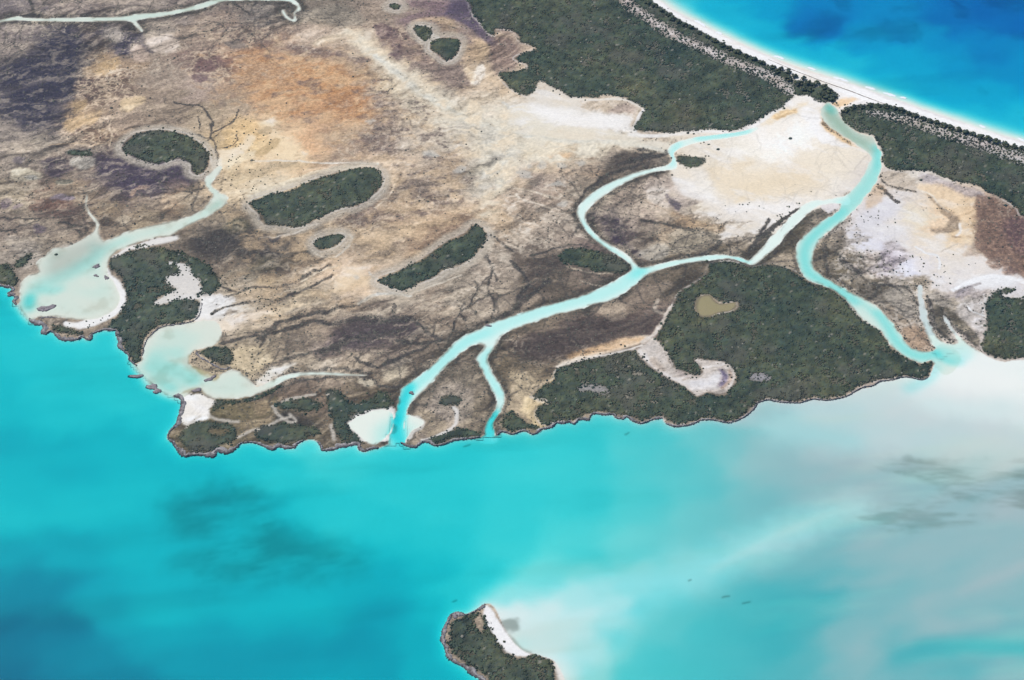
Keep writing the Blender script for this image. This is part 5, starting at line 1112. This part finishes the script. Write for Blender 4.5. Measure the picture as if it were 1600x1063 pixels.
# single shrubs dotted on the open sand: each one a thing
shrub_meshes = []
for s in range(6):
    bv, bf = clump_base(7, 200 + s)
    bv = bv * np.array([1, 1, 1.0]); bv[:, 2] -= .06
    n = len(bv)
    c = GREENS[s % 5] * np.ones((n, 3)) * 1.15
    o = mesh_np("mangrove_shrub", bv, bf, M_LEAF, c, link=False)
    shrub_meshes.append(o.data); bpy.data.objects.remove(o)
def shrubs(area, n, label, group, rlo, rhi, holes=(), clump=0):
    pts = []
    g = np.array(area, float); s = sdf(area, 8, sm=True)
    tries = 0
    while len(pts) < n and tries < n * 60:
        tries += 1
        u = random.uniform(g[:, 0].min(), g[:, 0].max()); v = random.uniform(g[:, 1].min(), g[:, 1].max())
        x, y = G((u, v))
        if sample(s, np.array([x]), np.array([y]))[0] < 1 or sample(land, np.array([x]), np.array([y]))[0] < 1.5: continue
        if clump and vnoise(np.array([x / 22]), np.array([y / 22]), 5)[0] < clump: continue
        pts.append((x, y))
    for x, y in pts:
        o = bpy.data.objects.new("mangrove_shrub", random.choice(shrub_meshes)); COL.objects.link(o)
        r = random.triangular(rlo, rhi, rlo) * .85
        o.location = (x, y, float(sample(Z, np.array([x]), np.array([y]))[0]) - .02)
        o.scale = (r, r * random.uniform(.85, 1.15), r * random.uniform(.8, 1.2)); o.rotation_euler = (0, 0, random.uniform(0, 6.28))
        tag(o, label, 'shrub', group)
shrubs([(1330,340),(1360,325),(1385,330),(1400,345),(1395,360),(1350,362),(1330,372)], 23, "tiny shrub on the grey-white flat just east of the turquoise creek", "shrubs on the upper east flat", 1.0, 1.8)
shrubs([(1340,395),(1400,392),(1440,392),(1450,430),(1470,420),(1495,440),(1460,455),(1445,465),(1430,458),(1400,440),(1360,425)], 55, "small dark mangrove shrub dotted on the white flat above the side creek", "shrubs above the side creek", 1.1, 2.3)
shrubs([(1455,400),(1500,395),(1530,410),(1510,430),(1475,440)], 8, "lone dark bush on the cream sand near the brown field", "bushes on the cream sand", 1.0, 1.8)
shrubs([(355,180),(400,195),(400,255),(350,255),(360,225)], 31, "dark shrub on the orange sand slope above the western creek", "shrubs on the orange slope", 1.1, 2.0)
shrubs([(400,190),(440,215),(440,245),(405,250)], 8, "dark shrub on the cream sand beside the rusty flat", "shrubs beside the rusty flat", 1.1, 2.0)
shrubs([(355,258),(400,262),(430,275),(400,300),(365,300)], 23, "dark shrub on the sandy ground right of the creek bend", "shrubs right of the creek bend", 1.1, 2.0)
shrubs([(400,455),(460,452),(465,475),(430,490),(400,490)], 28, "dark shrub on the striped sand below the oval woods", "shrubs on the striped sand", 1.1, 2.2)
shrubs([(395,560),(432,568),(432,592),(405,598),(392,585)], 26, "dark shrub on the white sand at the head of the inner bay", "shrubs at the head of the inner bay", 1.0, 1.9)
shrubs([(355,545),(395,535),(400,560),(370,575)], 15, "dark shrub on the cream flat behind the wooded knoll", "shrubs behind the wooded knoll", 1.0, 1.8)
shrubs([(345,420),(400,420),(395,460),(350,455)], 26, "dark shrub on the grey sand right of the wooded peninsula", "shrubs right of the peninsula", 1.0, 1.9)
shrubs([(120,495),(165,488),(175,495),(150,512),(125,512)], 10, "small dark bush on the white arc beach of the western bay", "bushes on the arc beach", 1.0, 1.9)
shrubs([(1128,322),(1195,315),(1200,325),(1150,335),(1120,332)], 9, "small dark bush on the south edge of the great white flat", "bushes on the south edge of the white flat", 1.0, 2.0)
shrubs([(1205,345),(1230,322),(1255,305),(1270,298),(1250,318),(1225,345),(1212,352)], 15, "dark mangrove bush in the row along the pale cut", "bushes along the pale cut", 1.2, 2.4)
shrubs([(1090,225),(1110,221),(1112,226),(1092,231)], 4, "dark bush in the short row beside the upper creek", "bushes beside the upper creek", 1.4, 2.2)
def one_shrub(u, v, r, label):
    x, y = G((u, v)); o = bpy.data.objects.new("mangrove_shrub", shrub_meshes[2]); COL.objects.link(o)
    o.location = (x, y, float(sample(Z, np.array([x]), np.array([y]))[0]) - .02); o.scale = (r * 1.3, r, r); tag(o, label, 'shrub')
one_shrub(1235, 217, 2.6, "lone dark bush in the middle of the great white sand flat")
one_shrub(1122, 234, 2.4, "lone bush on white sand just below the upper creek pool")
one_shrub(1439, 282, 2.2, "lone bush on the grey flat under the eastern wood")
one_shrub(88, 398, 2.2, "lone bush at the edge of the western bay shallows")

# trees standing behind the beach: trunk and crown each
def make_tree(seed):
    r = np.random.default_rng(seed)
    # trunk with two limbs
    V, F = [], []
    def limb(a, b, r0, r1, n=6):
        a = np.array(a, float); b = np.array(b, float); d = b - a; d /= np.linalg.norm(d)
        p = np.cross(d, (0.3, .9, .1)); p /= np.linalg.norm(p); q = np.cross(d, p); s = len(V)
        for c, rad in ((a, r0), (b, r1)):
            for k in range(n): V.append(c + rad * (p * math.cos(2 * math.pi * k / n) + q * math.sin(2 * math.pi * k / n)))
        for k in range(n): F.append((s + k, s + (k + 1) % n, s + n + (k + 1) % n, s + n + k))
    limb((0, 0, -.3), (.05, 0, .55), .045, .03)
    limb((.05, 0, .5), (.3, .1, .8), .025, .012); limb((.03, 0, .45), (-.25, -.15, .75), .025, .012)
    trunk = mesh_np("trunk", np.array(V), np.array(F), M_BARK, link=False).data
    vs, fs, cs, base = [], [], [], 0
    for k in range(16):
        bv, bf = clump_base(6, seed * 50 + k)
        a = r.uniform(0, 6.28); d = r.uniform(0, .62) ** .8
        rad = r.uniform(.2, .36); hh = r.uniform(.28, .45)
        c = np.array([d * math.cos(a), d * math.sin(a), .28 + (.62 - d) * .75 * r.uniform(.6, 1)])
        vs.append(bv * np.array([rad, rad, hh]) + c); fs.append(bf + base); base += len(bv)
        cs.append(np.ones((len(bv), 3)) * GREENS[r.integers(0, 5)] * r.uniform(.6, 1.1))
    crown = mesh_np("crown", np.vstack(vs), np.vstack(fs), M_LEAF, np.vstack(cs), link=False).data
    return trunk, crown
TREES = [make_tree(s) for s in (3, 4, 5, 6)]
for o in [o for o in bpy.data.objects if o.users_collection == ()]: bpy.data.objects.remove(o)
ORD = ("first", "second", "third", "fourth", "fifth", "sixth", "seventh", "eighth", "ninth", "tenth", "eleventh", "twelfth", "thirteenth", "fourteenth", "fifteenth", "sixteenth", "seventeenth", "eighteenth", "nineteenth", "twentieth", "twenty-first", "twenty-second", "twenty-third", "twenty-fourth")
def tree(u, v, r, h, label, group):
    x, y = G((u, v)); e = bpy.data.objects.new("shore_tree", None); COL.objects.link(e)
    e.location = (x, y, float(sample(Z, np.array([x]), np.array([y]))[0])); e.rotation_euler = (0, 0, random.uniform(0, 6.28))
    t, c = random.choice(TREES)
    for nm, d in (("trunk", t), ("crown", c)):
        o = bpy.data.objects.new(nm, d); COL.objects.link(o); o.parent = e; o.scale = (r / .8, r / .8, h)
    tag(e, label, "tree", group)
for i, (u, v, r) in enumerate([(1207,106,5.5),(1214,112,6),(1220,108,4.5),(1231,112,6.5),(1232,124,6.5),(1241,120,5.5),(1247,131,7),(1255,124,5),(1262,131,6.5),(1270,134,5.5),(1276,131,6),(1256,139,6),(1266,141,5.5)]):
    tree(u, v + 3, r, 7, "%s tree, counted from the left, in the clump left of the creek head" % ORD[i], "trees left of the creek head")
for i, (u, v, r) in enumerate([(1288,137,6.5),(1296,143,7),(1302,149,6.5),(1292,151,7),(1283,147,6.5),(1299,155,6)]):
    tree(u, v + 3, r, 7, ("topmost dark tree on the rounded ridge tip by the creek head", "upper right dark tree on the rounded ridge tip", "rightmost dark tree on the rounded ridge tip", "middle dark tree on the rounded ridge tip", "leftmost dark tree on the rounded ridge tip", "lowest dark tree on the rounded ridge tip")[i], "trees on the beach ridge tip")
u0 = [(1322,172),(1333,168),(1345,168),(1358,166),(1372,166),(1384,167),(1396,170),(1407,173),(1419,178),(1430,182),(1442,186),(1452,190),(1463,192),(1474,197),(1485,200),(1497,203),(1508,208),(1520,211),(1531,215),(1543,218),(1556,222),(1570,226),(1584,229),(1597,232)]
for i, (u, v) in enumerate(u0):
    tree(u, v + 3, random.uniform(5, 7), 6.5, "%s tree from the creek head in the long row behind the beach" % ORD[i], "trees right of the creek head")
for i, (u, v) in enumerate([(1002,-2),(1012,6),(1022,10),(1034,19),(1042,25),(1050,31),(1060,36),(1069,41),(1080,46),(1092,53),(1104,60),(1116,66),(1128,72),(1140,77),(1152,83),(1165,89),(1178,95),(1190,100)]):
    tree(u, v + 2, random.uniform(5, 7), 6.5, "%s tree from the top edge in the far row along the upper beach" % ORD[i], "trees along the upper beach")

# ------------------------------------------------------------------ limestone ledges along the rocky shore
def ledge(pts, width, label, name="limestone_ledge", inward=1, hi=1.5):
    p = G(smooth(pts, False, 5))
    seg = np.hypot(*np.diff(p, axis=0).T); s = np.concatenate([[0], np.cumsum(seg)])
    n = int(s[-1] / 1.3) + 2
    t = np.linspace(0, s[-1], n); P = np.column_stack([np.interp(t, s, p[:, 0]), np.interp(t, s, p[:, 1])])
    T = np.gradient(P, axis=0); T /= np.linalg.norm(T, axis=1)[:, None] + 1e-9
    Nn = np.column_stack([-T[:, 1], T[:, 0]]) * inward
    offs = np.array([-.30, -.18, .0, .16, .34, .52, .72, .9, 1.05]); hts = np.array([-1.5, .25, .55, .75, 1.0, .95, .8, .5, -.3])
    W = .6 * width * np.clip(.85 + 1.1 * fbm(26, 3, 81, x=P[:, 0], y=P[:, 1]) + .7 * fbm(6, 2, 83, x=P[:, 0], y=P[:, 1]), .22, 1.7)
    W = W * np.minimum(1, np.minimum(t, s[-1] - t) / 6 + .15)
    Vv = np.zeros((n, len(offs), 3)); Cc = np.zeros((n, len(offs), 3))
    for j, (o_, h_) in enumerate(zip(offs, hts)):
        jx = rng.normal(0, .7, n); q = P + Nn * (o_ * W + jx)[:, None]
        Vv[:, j, :2] = q
        rough = fbm(4.5, 3, 85, x=q[:, 0], y=q[:, 1])
        Vv[:, j, 2] = h_ * hi * (1 + .9 * rough) + rng.normal(0, .16, n) if 0 < j < len(offs) - 1 else h_
        base = alb((92, 88, 92)) if j < 2 else (alb((120, 112, 112)) if j < 4 else alb((152, 146, 144)))
        Cc[:, j] = base * (1 + .8 * rough[:, None]) * (1 + .12 * rng.standard_normal((n, 1)))
    ii = np.arange(n * len(offs)).reshape(n, len(offs))
    Fq = np.stack([ii[:-1, :-1], ii[1:, :-1], ii[1:, 1:], ii[:-1, 1:]], -1).reshape(-1, 4)
    if inward > 0: Fq = Fq[:, ::-1]
    return tag(mesh_np(name, Vv.reshape(-1, 3), Fq, M_ROCK, Cc.reshape(-1, 3).clip(.01, .8)), label, "rock ledge")
SC = SOUTH_COAST
def cut(a, b):
    i = SC.index(a); j = SC.index(b); return SC[i:j + 1]
ledge([(-30,446)] + cut((0,447), (25,477)), 7, "grey rock ledge under the shore wood at the left edge")
ledge(cut((47,498), (144,522)), 8, "jagged grey rock spit closing the western bay")
ledge(cut((144,522), (213,572)), 7, "grey rock ledge round the tip of the wooded peninsula")
ledge(cut((271,619), (376,693)), 9, "broad grey rock ledge round the cape with the white sand patch")
ledge(cut((376,693), (476,688)), 7, "grey rock ledge west of the little white cove")
ledge(cut((495,690), (591,700)), 6.5, "grey rock ledge ending in a hook at the river mouth")
ledge(cut((626,692), (750,683)), 6, "grey rock ledge between the two river mouths")
ledge(cut((777,680), (870,661)), 5.5, "grey rock ledge east of the smaller river mouth")
ledge(cut((870,661), (1035,654)), 5, "scalloped grey rock rim below the western half of the large wood")
ledge(cut((1040,662), (1200,625)), 4.5, "thin grey rock rim below the middle of the large wood")
ledge(cut((1200,625), (1450,590)), 3, "very thin pale rock rim below the eastern half of the large wood")
ledge([(758,944),(746,952),(729,960),(716,957),(705,960),(698,972),(692,985),(690,1000),(695,1012),(699,1026),(708,1034),(722,1041),(740,1055),(757,1066),(775,1085),(800,1092)], 8.5, "grey rock ledge curving round the little cay")
ledge([(222,556),(225,541),(229,531),(236,523),(246,514),(259,509),(276,507),(293,504),(303,501),(312,490),(315,474)], 2.5, "thin pale rock rim along the inner side of the peninsula", inward=-1, hi=.8)
ledge([(312,549),(306,552),(313,560),(325,566),(338,574),(350,578),(360,574)], 3.5, "grey rock rim below the wooded knoll", hi=.8)
ledge([(60,497),(75,495),(88,497)], 3, "low brown rocks on the bay side of the spit", inward=-1, hi=.6)
def islet(u, v, ru, rv, label, seed, ang=0):
    r = np.random.default_rng(seed); n = 22
    Vv, Cc = [], []
    for q, (f, h) in enumerate(((1.12, -1.6), (1.0, .2), (.8, .9), (.5, 1.3), (.2, 1.5))):
        for k in range(n):
            a = 2 * math.pi * k / n
            w = 1 + .28 * math.sin(2 * a + seed) + .2 * math.sin(3 * a + seed * 2) + .12 * r.standard_normal()
            du, dv = ru * f * w * math.cos(a), rv * f * w * math.sin(a)
            x, y = G((u + du * math.cos(ang) - dv * math.sin(ang), v + du * math.sin(ang) + dv * math.cos(ang)))
            Vv.append((x, y, h * (1 + .35 * r.standard_normal() * (q > 0))))
            Cc.append(alb((80, 76, 84)) if q < 2 else alb((156, 146, 148)) * r.uniform(.75, 1.15))
    x, y = G((u, v)); Vv.append((x, y, 1.4)); Cc.append(alb((160, 150, 150)))
    Fv = []
    for q in range(4):
        for k in range(n):
            a, b = q * n + k, q * n + (k + 1) % n
            Fv += [(a, b, b + n), (a, b + n, a + n)]
    for k in range(n): Fv.append((4 * n + k, 4 * n + (k + 1) % n, 5 * n))
    Fv = np.array(Fv)[:, ::-1]
    tag(mesh_np("rock_islet", np.array(Vv), Fv, M_ROCK, np.array(Cc)), label, "rock")
islet(72, 482, 12, 5, "long low brown-grey rock inside the mouth of the western bay", 1, -.3)
islet(214, 588, 9.5, 2.8, "slim grey rock off the tip of the wooded peninsula", 2)
islet(238, 605, 8, 4.5, "upper lobed grey rock off the inner bay mouth", 3, .3)
islet(246, 611, 7, 3.5, "lower lobed grey rock touching the other at the inner bay mouth", 4, .2)
islet(151, 416, 7, 2.2, "small tan rock in the western bay, upper of the pair", 5, -.4)
islet(150, 431, 4, 1.8, "small tan rock in the western bay, lower of the pair", 6)
islet(166, 434, 3, 3.5, "brown rock touching the arc beach", 7)
islet(329, 592, 8, 3, "tan rock at the end of the knoll spit in the inner bay", 8, -.4)
islet(308, 610, 7, 3, "brown rock on the bay side above the white sand patch", 9)
islet(18, 460, 6, 2.5, "small dark rock under the left shore wood", 10)
islet(711, 962, 6, 3.5, "brown knob of rock at the north-west corner of the cay", 11)
islet(643, 614, 4, 2.2, "little sandy rock in the river just above its mouth", 12)
islet(763, 509, 4, 1.8, "little dark islet at the river bend", 13)

# ------------------------------------------------------------------ wrack line and breaking waves on the ocean beach
def ribbon(pts, w, h, name, mat, label, cat, z0=0.0, base=None):
    p = G(smooth([(q[0], q[1]) for q in pts], False, 8)); n = len(p)
    T = np.gradient(p, axis=0); T /= np.linalg.norm(T, axis=1)[:, None]
    Nn = np.column_stack([-T[:, 1], T[:, 0]])
    Vv = np.zeros((n, 5, 3))
    ends = np.sin(np.linspace(0.05, math.pi - .05, n)) ** .4
    for j, (o_, hh) in enumerate(((-1, 0), (-.45, .8), (0, 1), (.5, .7), (1, 0))):
        ww = w * ends * (1 + .5 * rng.standard_normal(n) * .5)
        q = p + Nn * (o_ * ww)[:, None]
        Vv[:, j, :2] = q
        zz = sample(Z, q[:, 0], q[:, 1]) if base is None else base
        Vv[:, j, 2] = zz + z0 + hh * h * (1 + .3 * rng.standard_normal(n)).clip(.3, 2)
    ii = np.arange(n * 5).reshape(n, 5)
    Fq = np.stack([ii[:-1, :-1], ii[:-1, 1:], ii[1:, 1:], ii[1:, :-1]], -1).reshape(-1, 4)
    tag(mesh_np(name, Vv.reshape(-1, 3), Fq[:, ::-1], mat), label, cat)
ribbon([(1200,93),(1230,106),(1258,118),(1290,130),(1318,139),(1345,149),(1370,159),(1390,167)], 1.0, .18, "seaweed_wrack", M_WRACK, "dark line of dried seaweed along the far white beach", "seaweed")
for pts, lb in (([(1208,88),(1216,89),(1225,93)], "short white breaker at the upper middle of the beach"), ([(1262,106),(1268,107),(1275,110)], "small white wave crest off the dark thicket"), ([(1302,121),(1314,124),(1326,128)], "long white breaker off the ridge tip"),
        ([(1352,136),(1360,138),(1368,140)], "white breaker straight off the creek head"), ([(1380,145),(1390,148),(1400,151)], "white breaker just east of the creek head"), ([(1406,152),(1412,153),(1416,154)], "tiny white wave crest east of the creek head"),
        ([(1085,32),(1094,36),(1102,42)], "wide white breaker near the top end of the beach"), ([(1118,50),(1124,52),(1128,54)], "small white crest near the top end of the beach"), ([(1590,216),(1600,220),(1612,224)], "white breaker at the right edge of the beach"), ([(1530,196),(1536,198),(1540,200)], "small white crest by the eastern beach")):
    ribbon(pts, 2.6, .35, "breaking_wave", M_FOAM, lb, "wave", 0, 0.0)

# ------------------------------------------------------------------ the air between: thin blue haze
hm, HN, HL = new_mat("blue_haze")
HN.remove(HN["Principled BSDF"])
pv = HN.new("ShaderNodeVolumePrincipled")
pv.inputs["Color"].default_value = (.24, .56, 1.0, 1)
pv.inputs["Density"].default_value = 1.9e-5
pv.inputs["Anisotropy"].default_value = 0.0
HL.new(pv.outputs[0], HN["Material Output"].inputs["Volume"])
hx, hy0, hy1, hz0, hz1 = 15600, -3600, 26600, -13, ALT + 10
HV = np.array([(sx * hx, y, z) for z in (hz0, hz1) for y in (hy0, hy1) for sx in (-1, 1)], float)
HF = np.array([(0, 2, 3, 1), (4, 5, 7, 6), (0, 1, 5, 4), (2, 6, 7, 3), (0, 4, 6, 2), (1, 3, 7, 5)])
tag(mesh_np("haze", HV, HF, hm), "thin blue haze in the air over the whole place", kind="stuff")
